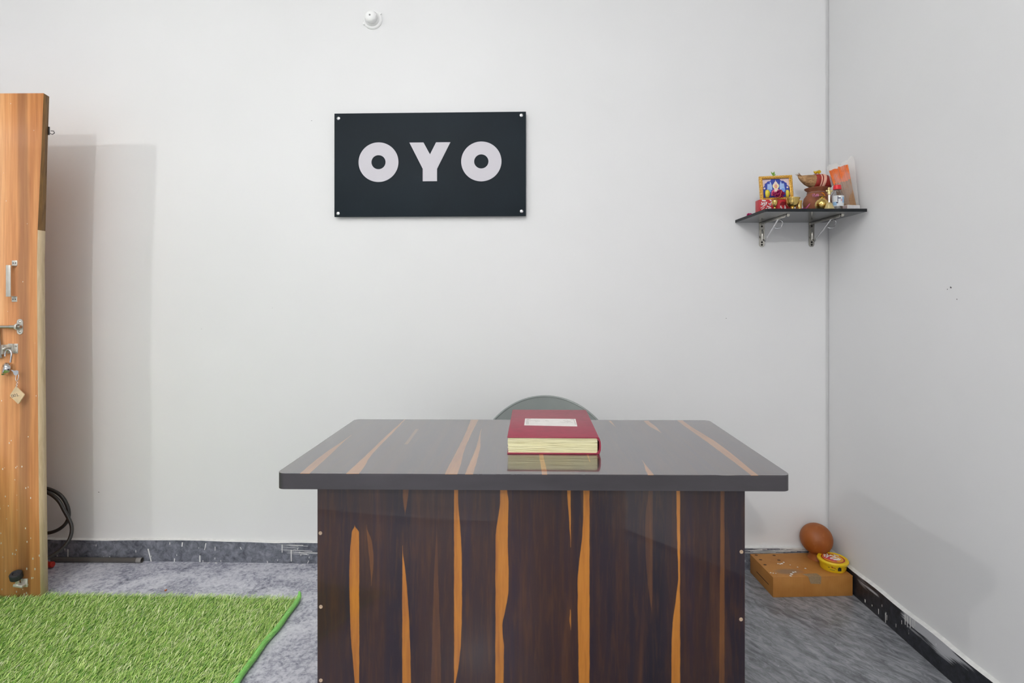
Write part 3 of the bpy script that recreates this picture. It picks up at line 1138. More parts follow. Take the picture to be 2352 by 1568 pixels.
m = MB()
f0, f1 = shell_back(0), shell_back(.005)
nu, nv = 32, 28
vv = [1 - (1 - j / nv) ** 2 for j in range(nv + 1)]
g = lambda fn: [fn(i / nu, vv[j]) for j in range(nv + 1) for i in range(nu + 1)]
fs = [(j * (nu + 1) + i, j * (nu + 1) + i + 1, (j + 1) * (nu + 1) + i + 1, (j + 1) * (nu + 1) + i) for j in range(nv) for i in range(nu)]
m.add(g(f0), fs).add(g(f1), [q[::-1] for q in fs])
rim = [f0(0, v_) + Vector((0, .0025, 0)) for v_ in vv] + [f0(1, v_) + Vector((0, .0025, 0)) for v_ in vv[::-1][1:]]
m.tube(rim, .0045, 8)
m.build('backrest', CHG, chair)
m = MB()


def seat_fn(u, v, t=0):
    x = (2 * u - 1) * (.215 + .02 * (1 - v))
    y = -.22 + .41 * v
    z = .43 - .014 * math.sin(PI * u) * math.sin(PI * v) - .02 * (max(0, .12 - v) / .12) ** 2 + .0 * t
    return Vector((x, y, z - t))


m.grid(lambda u, v: seat_fn(u, v, 0), 16, 16).grid(lambda u, v: seat_fn(u, v, .006), 16, 16)
rimp = [seat_fn(k / 10, 0, .003) for k in range(11)] + [seat_fn(1, k / 10, .003) for k in range(1, 11)] + [seat_fn(1 - k / 10, 1, .003) for k in range(1, 11)] + [seat_fn(0, 1 - k / 10, .003) for k in range(1, 10)]
m.tube(rimp, .010, 8, closed=True)
m.build('seat', CHG, chair)
for sx in (-1, 1):
    MB().tube([(sx * .205, -.20, .425), (sx * .215, -.205, .2), (sx * .225, -.215, 0)], [.022, .019, .016], 10).build('leg', CHG, chair)
    MB().tube([(sx * .195, .165, .42), (sx * .215, .21, .2), (sx * .225, .25, 0)], [.022, .019, .016], 10).build('leg', CHG, chair)

# ------------------------------------------------------------------ wall sign
so = on_wall(987, 378, .018)
k = so.y / F
SW, SH_, ST = 442 * k, 238.5 * k, .004
sign = thing('wall_sign', 'black rectangular wall sign with three large silver letters', 'sign', so, WROT)


def m_sign():
    m, nt, b = new_mat('black_acrylic')
    f = noise(nt, coords(nt), 3, 2)
    nt.links.new(ramp(nt, f, [(.3, '#121b22'), (.7, '#17222a')]), b.inputs['Base Color'])
    b.inputs['Roughness'].default_value = .65
    b.inputs['Specular IOR Level'].default_value = .25
    return m


MB().box((0, 0, 0), (SW, ST, SH_), .0008).build('sign_board', m_sign(), sign)
LET = simple('silver_lettering', '#c6c3ca', .5, 0, .01, 5)


def sl(x, y):
    return ((x - 987) * k, (378 - y) * k)


for cx_ in (869, 1106):
    m = MB()
    c = sl(cx_, 372)
    R, r = 46.2 * k, 16.4 * k
    n = 64
    y0_, y1_ = -ST / 2 - .0022, -ST / 2
    ring_ = lambda rad, y: [(c[0] + rad * math.cos(2 * PI * i / n), y, c[1] + rad * math.sin(2 * PI * i / n) * .985) for i in range(n)]
    vs = ring_(R, y0_) + ring_(r, y0_) + ring_(R, y1_) + ring_(r, y1_)
    fs = []
    for i in range(n):
        j = (i + 1) % n
        fs += [(i, j, n + j, n + i), (2 * n + i, 3 * n + i, 3 * n + j, 2 * n + j), (i, 2 * n + i, 2 * n + j, j), (n + i, n + j, 3 * n + j, 3 * n + i)]
    m.add(vs, fs)
    m.build('letter', LET, sign)
m = MB()
m.prism([sl(*p) for p in ((940.5, 327.5), (973, 327.5), (988, 355), (1002, 327.5), (1035, 327.5), (1004.3, 388), (1004.3, 416.5), (971.3, 416.5), (971.3, 388))], -ST / 2 - .0022, -ST / 2)
m.build('letter', LET, sign)
for x, y in ((776, 270.5), (1197.5, 267.5), (775, 489.5), (1198, 486.5)):
    p = sl(x, y)
    m = MB()
    m.lathe([(0, .005), (.005, .0045), (.0075, .003), (.008, 0)], 18, Matrix.Translation((p[0], -ST / 2, p[1])) @ Matrix.Rotation(PI / 2, 4, 'X'))
    m.cyl((p[0], ST / 2, p[1]), (p[0], .0175, p[1]), .006)
    m.build('standoff_screw', CHROME, sign)

# ------------------------------------------------------------------ bulb holder high on the wall
bo = on_wall(856, 45.5, 0)
bh = thing('bulb_holder', 'round white plastic bulb holder high on the wall above the sign', 'bulb holder', bo, WROT)
WP = simple('white_plastic', '#ececec', .32, var=.01)
FRM = Matrix.Rotation(PI / 2, 4, 'X')
m = MB().lathe([(0, 0), (.0425, 0), (.0425, .003), (.040, .006), (.036, .0075), (.033, .0075), (.031, .010), (.029, .016), (.027, .018), (0, .018)], 40, FRM)
for a in (.6, 3.6):
    m.cyl((.040 * math.cos(a), -.001, .040 * math.sin(a)), (.040 * math.cos(a), -.0075, .040 * math.sin(a)), .006)
m.build('base_plate', WP, bh)
m = MB().lathe([(0, .016), (.027, .016), (.0275, .022), (.0272, .030), (.0255, .035), (.021, .0395), (.014, .042), (.006, .043), (.0038, .0425), (.0038, .038), (0, .038)], 40, FRM)
dm = m.build('cap', WP, bh)
MB().cyl((0, -.0405, 0), (0, -.0428, 0), .0037).build('cable_hole', simple('grey_hole', '#8b8b8b', .8), dm)

# ------------------------------------------------------------------ corner shelf with brackets
SZ0, SZ1, SY0 = 1.484, 1.4955, 2.027
SX0, SX1 = .915, 1.296


def m_shelf():
    m, nt, b = new_mat('dark_grey_laminate')
    f = noise(nt, coords(nt, (1, .1, 1)), 30, 3)
    nt.links.new(ramp(nt, f, [(.3, '#1a1e22'), (.7, '#23282d')]), b.inputs['Base Color'])
    b.inputs['Roughness'].default_value = .28
    b.inputs['Coat Weight'].default_value = .6
    b.inputs['Coat Roughness'].default_value = .05
    return m


shelf = thing('wall_shelf', 'dark grey shelf board on two metal brackets in the wall corner', 'shelf', (SX0, wall_y(SX0), SZ0))
S0 = Vector(shelf.location)
m = MB()
m.prism([(0, 0), (SX1 - SX0, wall_y(SX1) - wall_y(SX0)), (SX1 - SX0, SY0 - S0.y), (.006, SY0 - S0.y), (0, SY0 - S0.y + .006)], 0, SZ1 - SZ0, axis='z')
m.m = [0, 0] + [1] * (len(m.m) - 2)
m.build('board', [m_shelf(), simple('shelf_edge_band', '#191d21', .5, spec=.3)], shelf)
for px in (1749.5, 1862):
    Xb = (px - CX) * wall_y(1.1) / F
    wy = wall_y(Xb) - S0.y
    bx = Xb - S0.x
    zb = at(px, 567, wall_y(Xb)).z - S0.z
    m = MB()
    w = .0115
    poly = [(bx + w * math.cos(a), zb + w + w * math.sin(a)) for a in np.linspace(PI, 2 * PI, 9)] + [(bx + w, -.001), (bx - w, -.001)]
    m.prism(poly, wy - .0045, wy - .0005)
    # raised rib pressed into the plate
    m.tube([(bx, wy - .0045, -.03), (bx, wy - .007, -.045), (bx, wy - .007, -.062), (bx, wy - .0045, -.075)], .005, 8)
    ya_ = at(px + 53, 492, 2.088).y - S0.y
    m.box((bx - .003, (wy + ya_) / 2, -.002), (.013, wy - ya_, .003), .0006)
    m.box((bx - .0088, (wy + ya_) / 2, -.006), (.002, wy - ya_, .010), .0006)
    m.tube([(bx, ya_ + .001, -.003), (bx, ya_ - .006, -.004)], .006, 8)
    br = m.build('bracket', simple('bracket_steel', '#b9b6ae', .16, 1.0, .05), shelf)
    ym = wy - .145
    m = MB().tube([(bx + .012, wy - .004, zb + .024), (bx + .012, wy - .010, zb + .027), (bx + .003, ym, -.006)], .0030, 8)
    m.build('strut', CHROME, br)
    m = MB().tube(smooth_path([(bx + .003, ym + .002, -.005), (bx + .008, ym - .018, -.014), (bx + .012, ym - .018, -.026), (bx + .009, ym - .008, -.040), (bx - .002, ym - .002, -.043), (bx - .010, ym + .002, -.040)], 6), .0019, 8)
    m.build('hook', CHROME, br)
    for zz_ in (zb + .009, zb + .020, -.034, -.016):
        MB().lathe([(0, .0015), (.003, .0012), (.0042, 0)], 12, Matrix.Translation((bx, wy - .0045, zz_)) @ Matrix.Rotation(PI / 2, 4, 'X')).build('screw', simple('black_screw', '#2c2b2a', .4, .8), br)

# ------------------------------------------------------------------ things on the shelf
TZ = SZ1


def petal_blob(m, c, R, n, up=.6, seed=1, size=.5, mi=0):
    """a small ruffled flower: n cupped petals around a centre"""
    r_ = random.Random(seed)
    for i in range(n):
        a = 2 * PI * i / n * 2.4 + r_.uniform(-.3, .3)
        el = r_.uniform(.1, 1.2) * up
        d = Vector((math.cos(a) * math.cos(el), math.sin(a) * math.cos(el), math.sin(el)))
        s = d.cross(Vector((0, 0, 1))).normalized()
        nrm = s.cross(d).normalized()
        L = R * r_.uniform(.7, 1.05)
        W = R * size * r_.uniform(.8, 1.2)

        def fn(u, v):
            wv = W * math.sin(PI * min(.98, .12 + .8 * v)) * (2 * u - 1)
            return Vector(c) + d * L * v + s * wv + nrm * (R * .28 * v * v + R * .3 * (2 * u - 1) ** 2 * v + R * .05 * math.sin(9 * u + i))
        m.grid(fn, 6, 5, mi)
    return m


def ruffle(m, c, rx, ry, rz, n, size, seed, face=(0, -1, .35)):
    """a ruffled heap of small curled petals turned roughly towards 'face'"""
    r_ = random.Random(seed)
    fd = Vector(face).normalized()
    for i in range(n):
        a, q = r_.uniform(0, 2 * PI), math.sqrt(r_.random())
        ox, oz = q * math.cos(a), q * math.sin(a)
        p = Vector(c) + Vector((rx * ox, -ry * (1 - q * q) * r_.uniform(.3, 1), rz * oz))
        d = (Vector((ox * 1.2, 0, oz * 1.2)) + fd * r_.uniform(.2, .9) + Vector((r_.uniform(-.4, .4), 0, r_.uniform(-.4, .4)))).normalized()
        s = d.cross(fd + Vector((r_.uniform(-.4, .4), 0, r_.uniform(-.4, .4)))).normalized()
        nr = s.cross(d).normalized()
        L, W = size * r_.uniform(.7, 1.2), size * r_.uniform(.55, .9)
        ph = r_.uniform(0, 6)

        def fn(u, v):
            w = W * math.sin(PI * min(.97, .2 + .72 * v)) * (2 * u - 1)
            return p + d * L * (v - .3) + s * w + nr * (size * (.35 * v * v + .10 * math.sin(11 * u + ph) * v + .25 * (2 * u - 1) ** 2 * v))
        m.grid(fn, 7, 5)
    return m


def solidify(o, t):
    md = o.modifiers.new('thickness', 'SOLIDIFY')
    md.thickness = t
    md.offset = 0
    return o


# red carton that carries the framed print
cx0, cx1 = (1744.5 - CX) * 2.10 / F, 1.056
ch_ = 1.5436 - TZ
carton = thing('red_carton', 'red carton with white lettering under the framed print', 'carton', ((cx0 + cx1) / 2, 2.119, TZ))
RED = simple('red_print_card', '#b3202c', .4, var=.08, scale=90)
MB().box((0, 0, ch_ / 2), (cx1 - cx0, .038, ch_), .0012).build('box', RED, carton)
m = MB()
hw_ = (cx1 - cx0) / 2


def cw(px, py):
    return (px - (CX + (carton.location.x) * F / 2.10)) * 2.10 / F, (458 - py) * 2.10 / F + ch_


for (xa_, ya_, xb_, yb_, w) in ((1750, 460, 1759, 461, 3), (1768, 459, 1772, 461.5, 2.2), (1749, 464, 1752, 471, 2), (1752, 468, 1755, 465, 2), (1755, 464, 1757, 472, 2), (1758, 466, 1762, 464, 2), (1759, 470, 1761, 466, 2),
                              (1747.5, 469.5, 1758, 472.5, 1.8), (1765, 467, 1771, 471, 2.2), (1772, 464, 1768, 472, 2), (1747, 478, 1755, 473, 1.2), (1749, 481, 1756, 476, 1.2), (1757, 481, 1762, 477, 1.2), (1761, 473, 1771, 477, 2), (1764, 478, 1772, 480, 2)):
    a, c = Vector(cw(xa_, ya_)), Vector(cw(xb_, yb_))
    d = (c - a).normalized()
    nn = Vector((-d.y, d.x)) * (w / 2 * 2.10 / F)
    P = [a - nn, c - nn, c + nn, a + nn]
    m.add([(p.x, -.0195, max(.0005, p.y)) for p in P] + [(p.x, -.0188, max(.0005, p.y)) for p in P], [(0, 1, 2, 3), (0, 4, 5, 1), (2, 6, 7, 3), (1, 5, 6, 2), (0, 3, 7, 4)])
m.build('lettering', simple('white_print', '#e4dede', .5), carton)

# framed print
FW, FHt = .127, .097
fr = thing('framed_print', 'small gilt-framed blue devotional print standing on the red carton', 'picture', (at(1784, 458, 2.12).x, 2.118, 1.5438), rot=(math.radians(-3), math.radians(-2.5), WROT))
m = MB()
bw = .0115


def m_gilt():
    m, nt, b = new_mat('gilt_frame')
    f = noise(nt, coords(nt), 260, 3)
    nt.links.new(ramp(nt, f, [(.3, '#b37a22'), (.5, '#dba544'), (.7, '#f0cf7e')]), b.inputs['Base Color'])
    b.inputs['Metallic'].default_value = .55
    b.inputs['Roughness'].default_value = .35
    bump(nt, b, f, .5, .001)
    return m


ring_o = [(-FW / 2, 0), (FW / 2, 0), (FW / 2, FHt), (-FW / 2, FHt)]
levels = [(0, .006), (0, -.004), (.003, -.0075), (.0075, -.0075), (.0095, -.004), (bw, -.003), (bw, .004)]
vs = []
for ins, y in levels:
    vs += [(-FW / 2 + ins, y, ins), (FW / 2 - ins, y, ins), (FW / 2 - ins, y, FHt - ins), (-FW / 2 + ins, y, FHt - ins)]
fs = []
nl = len(levels)
for a in range(nl):
    b_ = (a + 1) % nl
    for i in range(4):
        j = (i + 1) % 4
        fs.append((a * 4 + i, a * 4 + j, b_ * 4 + j, b_ * 4 + i))
m.add(vs, fs)
m.build('frame', m_gilt(), fr)
iw, ih = FW - 2 * bw, FHt - 2 * bw
m = MB()
m.box((0, .0035, FHt / 2), (iw, .003, ih), mi=0)
yp = .0018


def pq(u, v):
    return (-iw / 2 + iw * u, bw + ih * v)


def flat(poly, mi, lift):
    P = [pq(*p) for p in poly]
    n_ = len(P)
    m.add([(a, yp - lift, b_) for a, b_ in P], [tuple(range(n_))], mi)


def disc(u, v, ru, rv, mi, lift, n_=18):
    flat([(u + ru * math.cos(2 * PI * i / n_), v + rv * math.sin(2 * PI * i / n_)) for i in range(n_)], mi, lift)


# scalloped arch corners, pale temple shapes, halo and a seated figure in plain shapes
for s in (0, 1):
    mir = (lambda u: u) if s == 0 else (lambda u: 1 - u)
    flat([(mir(u), v) for u, v in ((0, .98), (.34, .98), (.30, .90), (.20, .88), (.15, .80), (.09, .76), (.08, .64), (.02, .58), (0, .5))], 1, .0002)
    flat([(mir(u), v) for u, v in ((.17, .42), (.36, .42), (.36, .66), (.31, .86), (.29, .86), (.28, .74), (.19, .74))], 2, .0002)
    disc(mir(.07), .52, .035, .05, 3, .0003)
    disc(mir(.24), .38, .08, .1, 6, .0003)
disc(.5, .62, .12, .17, 4, .0004)
flat([(.41, .66), (.45, .82), (.485, .86), (.5, .96), (.515, .86), (.55, .82), (.59, .66)], 3, .0006)
disc(.5, .60, .062, .11, 5, .0007)
flat([(.30, .10), (.33, .34), (.42, .46), (.58, .46), (.67, .34), (.70, .10)], 7, .0005)
flat([(.44, .30), (.43, .48), (.57, .48), (.56, .30)], 3, .0008)
m.build('print', [simple('print_blue', '#2c3f9c', .4), simple('print_pinkish', '#d8c3c4', .4), simple('print_sky', '#9fb9e2', .4), simple('print_ivory', '#e3d3c4', .4), simple('print_halo', '#efe7a8', .4),
                  simple('print_skin', '#d79a86', .4), simple('print_pale_blue', '#6f9bdb', .4), simple('print_rose', '#cf5a74', .4)], fr, flatshade=True, fix=False)

lf = thing('leaf_sprig', 'tiny green leaf sprig tucked on top of the gilt frame', 'leaves', at(1776, 403.5, 2.12))
m = MB()
for dx, dz, w in ((-6, 10, 1.6), (2, 10, 2.4), (6, 3.5, 1.4), (-2, 7, 1.4)):
    kx = 2.12 / F
    d = Vector((dx * kx, -.002, dz * kx))
    s = d.cross(Vector((0, 1, 0))).normalized() * w * kx
    m.add([(0, 0, -.001), tuple(d * .5 + s), tuple(d), tuple(d * .5 - s), tuple(d * .5 + Vector((0, -.0012, 0)))], [(0, 1, 4), (1, 2, 4), (2, 3, 4), (3, 0, 4)])
m.build('leaf_blades', simple('leaf_green', '#6d9a2e', .5), lf)

kx = 2.10 / F
fl = thing('magenta_rose', 'ruffled magenta rose resting against the framed print', 'flower', at(1789, 452, 2.098))
m = MB()
ruffle(m, (0, .006, .012), .021, .008, .012, 34, .0105, 3)
solidify(m.build('petals', simple('magenta_petals', '#a2185c', .55, var=.25, scale=140), fl), .0006)
m = MB().tube([(.004, -.012, .022), (.001, -.014, .010), (-.003, -.014, -.002), (-.012, -.012, -.006)], .0009, 6)
m.build('stalk', simple('orange_thread', '#d8793c', .7), fl)
for px, lab in ((1763, 'yellow petal beside the left of the magenta rose'), (1809, 'yellow petal beside the right of the magenta rose')):
    pt = thing('yellow_petal', lab, 'petal', at(px, 453.5, 2.105))
    m = MB()
    m.grid(lambda u, v: Vector(((2 * u - 1) * .0095 * math.sin(PI * (.18 + .62 * v)) * (1 if px < 1780 else .8), -.002 - .004 * math.sin(PI * v) + .005 * abs(2 * u - 1), .030 * v)), 6, 6)
    solidify(m.build('petal_blade', simple('yellow_petals', '#d8c63c', .55, var=.12, scale=90), pt), .0006)

# goblet-shaped brass lamp
gb = thing('brass_lamp', 'small brass goblet lamp in front of the red carton', 'oil lamp', (at(1779.5, 480, 2.05).x, 2.05, TZ))
MB().lathe([(0, 0), (.010, 0), (.010, .002), (.004, .005), (.003, .009), (.006, .014), (.0095, .022), (.011, .030), (.0105, .034), (.007, .037), (0, .038)], 28).build('goblet', BRASS, gb)
# red pouch with a dark arch
pc = thing('red_pouch', 'glossy red pouch packet between the brass lamp and the brass bowl', 'packet', (at(1796.5, 480, 2.077).x, 2.077, TZ))
m = MB()
arch = [(-.018, 0), (.018, 0), (.0185, .015)] + [(.018 * math.cos(a), .022 + .020 * math.sin(a)) for a in np.linspace(.1, PI - .1, 11)] + [(-.0185, .015)]
m.prism(arch, -.007, .007)
m.build('pouch', simple('red_foil', '#c0303c', .25, .1), pc)
m = MB()
m.prism([(.013 * math.cos(a), .020 + .015 * math.sin(a)) for a in np.linspace(0, PI, 11)], -.0076, -.0068, mi=1)
for a, c in (((-.009, .014), .0045), ((-.005, .010), .003), ((.008, .010), .006), ((.007, .018), .003)):
    m.box((a[0], -.0074, a[1]), (c, .001, c * 2.0), .0003, mi=0)
m.build('printed_marks', [simple('pouch_white', '#d9cfd0', .5), simple('pouch_maroon', '#7e1222', .4)], pc)
# fluted brass bowl on a foot
bwl = thing('brass_bowl', 'footed brass bowl beside the red pouch', 'bowl', (at(1820, 480, 2.047).x, 2.047, TZ))
R_ = 16.2 * 2.047 / F
MB().lathe([(0, 0), (.012, 0), (.012, .002), (.006, .005), (.006, .008), (.015, .012), (.021, .019), (.0235, .028), (.024, .036), (R_, .042), (R_, .0435), (.0245, .0432), (.022, .036), (.0215, .028), (.018, .018), (0, .012)], 36).build('bowl', BRASS, bwl)
cp = thing('brass_cup', 'narrow brass cup standing behind the brass bowl', 'cup', (at(1834.5, 480, 2.092).x, 2.092, TZ))
MB().lathe([(0, 0), (.0125, 0), (.0125, .004), (.0105, .008), (.0108, .036), (.0125, .041), (.0115, .041), (.0095, .034), (.0095, .006), (0, .005)], 28).build('cup', BRASS, cp)
for i, (px, py, rz, lab) in enumerate(((1847, 476, .5, 'magenta petal lying flat before the shrine pot'), (1853, 468, 1.1, 'magenta petal leaning up against the shrine pot'))):
    Yp = 2.056 + .02 * i
    pt = thing('magenta_petal', lab, 'petal', (at(px, py, Yp).x, Yp, TZ))
    m = MB()
    if i == 0:
        m.grid(lambda u, v: Vector((.020 * v - .010, (2 * u - 1) * .006 * math.sin(PI * (.15 + .7 * v)), .003 + .004 * v + .002 * abs(2 * u - 1))), 5, 6)
    else:
        m.grid(lambda u, v: Vector((.018 * v - .006, (2 * u - 1) * .006 * math.sin(PI * (.15 + .7 * v)), .004 + .024 * v)), 5, 6)
    solidify(m.build('petal_blade', simple('pink_magenta', '#bf3f86', .5, var=.15, scale=120), pt), .0007)

# clay shrine pot with coconut
CLAY = simple('red_brown_clay', '#8a5238', .7, var=.18, scale=45, bmp=.2)
KX, KY = at(1876, 0, 2.18).x, 2.18
pot = thing('shrine_pot', 'brown clay pot carrying a coconut on the corner shelf', 'pot', (KX, KY, TZ))
MB().lathe([(0, 0), (.026, 0), (.040, .012), (.049, .032), (.0515, .050), (.047, .068), (.037, .082), (.0335, .090), (.0365, .097), (.044, .103), (.0455, .107), (.043, .108), (.036, .101), (.031, .092), (.034, .080), (.043, .066), (.046, .050), (.035, .014), (0, .005)], 40).build('pot_body', CLAY, pot)
m = MB().tube([(.0345 * math.cos(a), .0345 * math.sin(a), .0885 + .0008 * math.sin(a * 9)) for a in np.linspace(0, 2 * PI, 33)[:-1]], .0022, 6, closed=True)
m.build('neck_thread', simple('mauve_thread', '#8d6a5c', .8), pot)

cn = thing('coconut', 'husky brown coconut wrapped in red cloth on the clay pot', 'coconut', (KX, KY - .004, TZ + .1345))


def nut(u, v):
    t = -.072 + .138 * v
    return t


def m_husk():
    m, nt, b = new_mat('coconut_husk')
    f = noise(nt, coords(nt, (.25, 1, 1), (0, .35, 0)), 120, 5, .65, .8)
    nt.links.new(ramp(nt, f, [(.28, '#6b4a30'), (.5, '#a67f56'), (.72, '#c9a47a')]), b.inputs['Base Color'])
    b.inputs['Roughness'].default_value = .85
    bump(nt, b, f, .8, .003)
    return m


m = MB()
stn = [(-.078, .002, .020), (-.073, .007, .0165), (-.062, .014, .0115), (-.048, .0205, .0065), (-.032, .0255, .003), (-.014, .0295, 0), (.004, .0310, -.001), (.022, .0305, -.001), (.040, .0265, -.002), (.054, .019, -.003), (.062, .010, -.004), (.065, .001, -.004)]
n = 22
vs, fs = [], []
for (x, r, zc_) in stn:
    for q in range(n):
        a = 2 * PI * q / n
        vs.append((x, r * math.cos(a), zc_ + r * math.sin(a) * (1.0 if math.sin(a) < 0 else .92)))
for i in range(len(stn) - 1):
    for q in range(n):
        fs.append((i * n + q, i * n + (q + 1) % n, (i + 1) * n + (q + 1) % n, (i + 1) * n + q))
fs += [tuple(range(n)), tuple(range((len(stn) - 1) * n, len(stn) * n))]
m.add(vs, fs)
for i in range(16):                               # loose fibres at the tip
    a = rng.uniform(-1, 1)
    m.tube([(-.06, .008 * a, .016), (-.074, .010 * a, .024 + rng.uniform(-.004, .004)), (-.086 + rng.uniform(0, .012), .012 * a, .031 + rng.uniform(-.006, .003))], [.0012, .0008, .0004], 5)
m.build('husk', m_husk(), cn)


def band(x_a, x_b, lift, mats, name, tilt=0.0, steps=9):
    m = MB()
    xs = np.linspace(x_a, x_b, steps)
    X0, R0, Z0 = [q[0] for q in stn], [q[1] for q in stn], [q[2] for q in stn]
    vs, fs = [], []
    n = 28
    for x in xs:
        for q in range(n):
            a = 2 * PI * q / n
            xx = x + tilt * math.sin(a)
            r = float(np.interp(xx, X0, R0)) + lift
            zc_ = float(np.interp(xx, X0, Z0))
            vs.append((xx, r * math.cos(a), zc_ + r * math.sin(a) * (1.0 if math.sin(a) < 0 else .93)))
    for i in range(steps - 1):
        for q in range(n):
            fs.append((i * n + q, i * n + (q + 1) % n, (i + 1) * n + (q + 1) % n, (i + 1) * n + q))
    m.add(vs, fs)
    return solidify(m.build(name, mats, cn), .0008)


band(-.018, .0645, .0012, simple('red_cloth', '#8e2018', .6, var=.2, scale=70), 'cloth_wrap', .004, 14)
PT = simple('pale_pink_thread', '#dfae98', .7, var=.1, scale=100)
band(-.001, .0035, .0024, PT, 'thread_band', .004, 4)
band(.008, .020, .0024, PT, 'thread_band', .006, 5)
yf = thing('yellow_flower', 'yellow flower lying on top of the coconut', 'flower', Vector(cn.location) + Vector((-.010, -.008, .0275)))
m = MB()
petal_blob(m, (0, 0, .002), .014, 7, .5, 11, .55)
petal_blob(m, (.012, 0, .003), .013, 7, .9, 12, .55)
solidify(m.build('petals', simple('deep_yellow', '#dcb826', .55, var=.15, scale=120), yf), .0006)
of = thing('orange_petal', 'orange marigold petal stuck on the clay pot', 'petal', at(1891, 447, KY - .054))
m = MB()
m.tube([(-.007, 0, .009), (-.001, -.003, .004), (.004, -.002, -.004), (.007, .001, -.010)], [.003, .0045, .0042, .002], 8, flat=.5)
m.build('petal_blade', simple('marigold', '#e08b22', .6), of)
pf = thing('pink_blossom', 'pale pink blossom stuck on the front of the clay pot', 'flower', at(1873, 449, KY - .052))
m = MB()
ruffle(m, (0, 0, 0), .014, .004, .005, 20, .006, 21)
solidify(m.build('petals', simple('pale_pink', '#cc85a0', .6, var=.25, scale=160), pf), .0006)

# brass pot, bell, bottle
bp = thing('brass_pot', 'shiny round brass pot between the clay pot and the bell', 'pot', (1.161, 2.088, TZ))
MB().lathe([(0, 0), (.010, 0), (.014, .003), (.022, .012), (.026, .024), (.0245, .034), (.018, .044), (.011, .050), (.009, .053), (.0115, .057), (.0105, .058), (.007, .053), (0, .050)], 36).build('vessel', BRASS, bp)
be = thing('brass_bell', 'pale brass hand bell with a cross-shaped finial at the shelf front', 'bell', (at(1904.5, 0, 2.047).x, 2.047, TZ))
MB().lathe([(0, 0), (.0185, 0), (.019, .0015), (.0165, .006), (.0135, .014), (.010, .022), (.006, .0265), (0, .028)], 30).build('skirt', BRASS_PALE, be)
MB().lathe([(0, .026), (.0042, .027), (.0036, .036), (.0045, .047), (.0036, .056), (0, .057)], 16).build('handle', simple('bell_metal_reflection', '#efe6d8', .18, .9), be)  # pale base colour carries the white reflection on the shaft
m = MB()
m.lathe([(0, .055), (.006, .057), (.0068, .064), (.005, .070), (0, .072)], 16)
m.ball((0, 0, .079), (.005, .004, .0062))
for s in (-1, 1):
    m.ball((s * .0082, 0, .070), (.0055, .004, .0042), rot=(0, s * -.35, 0))
m.ball((0, 0, .071), (.006, .004, .008))
m.build('finial', BRASS_PALE, be)

bt = thing('water_bottle', 'small clear plastic bottle with a red cap on the shelf', 'bottle', (at(1923, 0, 2.09).x, 2.09, TZ))


def m_clear(name, rough=.05, tint=(1, 1, 1, 1), ior=1.3):
    m, nt, b = new_mat(name)
    f = noise(nt, coords(nt), 40, 3)
    b.inputs['Base Color'].default_value = tint
    b.inputs['Transmission Weight'].default_value = 1.0
    b.inputs['Roughness'].default_value = rough
    b.inputs['IOR'].default_value = ior
    bump(nt, b, f, .2, .002)
    return m


MB().lathe([(0, .001), (.020, 0), (.0228, .003), (.0232, .010), (.0226, .013), (.0232, .016), (.0232, .055), (.021, .064), (.0135, .073), (.0118, .077), (.0118, .086),
            (.0108, .086), (.0108, .077), (.0125, .0725), (.020, .063), (.0222, .055), (.0222, .004), (0, .003)], 32).build('bottle_body', m_clear('clear_plastic', .06, (.93, .94, .95, 1), 1.33), bt)
MB().lathe([(0, .084), (.0138, .084), (.0145, .0855), (.0142, .089), (.0136, .090), (.0136, .0985), (.0125, .101), (0, .1015)], 28).build('cap', simple('red_cap', '#d8232f', .3), bt)
m = MB()
n = 20
a0, a1 = -PI * .5 - 1.15, -PI * .5 + .75
arc = [(math.cos(a0 + (a1 - a0) * i / n), math.sin(a0 + (a1 - a0) * i / n)) for i in range(n + 1)]
for mi_, r_, z_a, z_b, i0, i1 in ((0, .0235, .017, .058, 0, n), (1, .0237, .020, .034, 0, 6), (1, .0237, .030, .052, 15, 19), (2, .0238, .034, .055, 7, 8), (2, .0238, .046, .050, 8, 12), (3, .0238, .036, .044, 12, 15), (4, .0238, .050, .057, 9, 12), (2, .0238, .028, .033, 5, 8)):
    vs = [(r_ * c, r_ * s, z_a) for c, s in arc[i0:i1 + 1]] + [(r_ * c, r_ * s, z_b) for c, s in arc[i0:i1 + 1]]
    q = i1 - i0 + 1
    m.add(vs, [(i, i + 1, q + i + 1, q + i) for i in range(q - 1)], mi_)
m.build('label_wrap', [simple('label_white', '#d5d8dc', .45), simple('label_blue', '#8fb6da', .45), simple('label_ink', '#3a3c56', .5), simple('label_pinkish', '#c4a3ac', .5), simple('label_cream', '#efefec', .5)], bt)

mb = thing('matchbox', 'pale matchbox lying at the front edge of the shelf', 'matchbox', (1.2485, 2.0465, TZ), .16)
MB().box((0, 0, .0075), (.052, .026, .0145), .0006).build('sleeve', simple('pale_card', '#d9d3cf', .6), mb)
MB().box((0, -.0133, .0075), (.050, .0005, .011)).build('striker_strip', simple('pale_striker', '#c6c4c6', .7), mb)
MB().box((-.0265, 0, .0075), (.0012, .022, .0115)).build('tray', simple('mauve_card', '#a08f90', .6), mb)

# incense packet: clear pouch and the sticks in it
BLc, BRc = Vector((1.243, 2.125, TZ + .001)), Vector((1.2905, 2.064, TZ + .001))
TRc, TLc = at(1962, 362, 2.095), at(1899, 384, 2.150)
TRc.x = min(TRc.x, 1.290)
pkt = thing('incense_packet', 'clear plastic packet of orange-tipped incense sticks leaning in the corner', 'packet', (BLc + BRc) / 2)
P0 = Vector(pkt.location)
nrm = (BRc - BLc).cross(TLc - BLc).normalized()


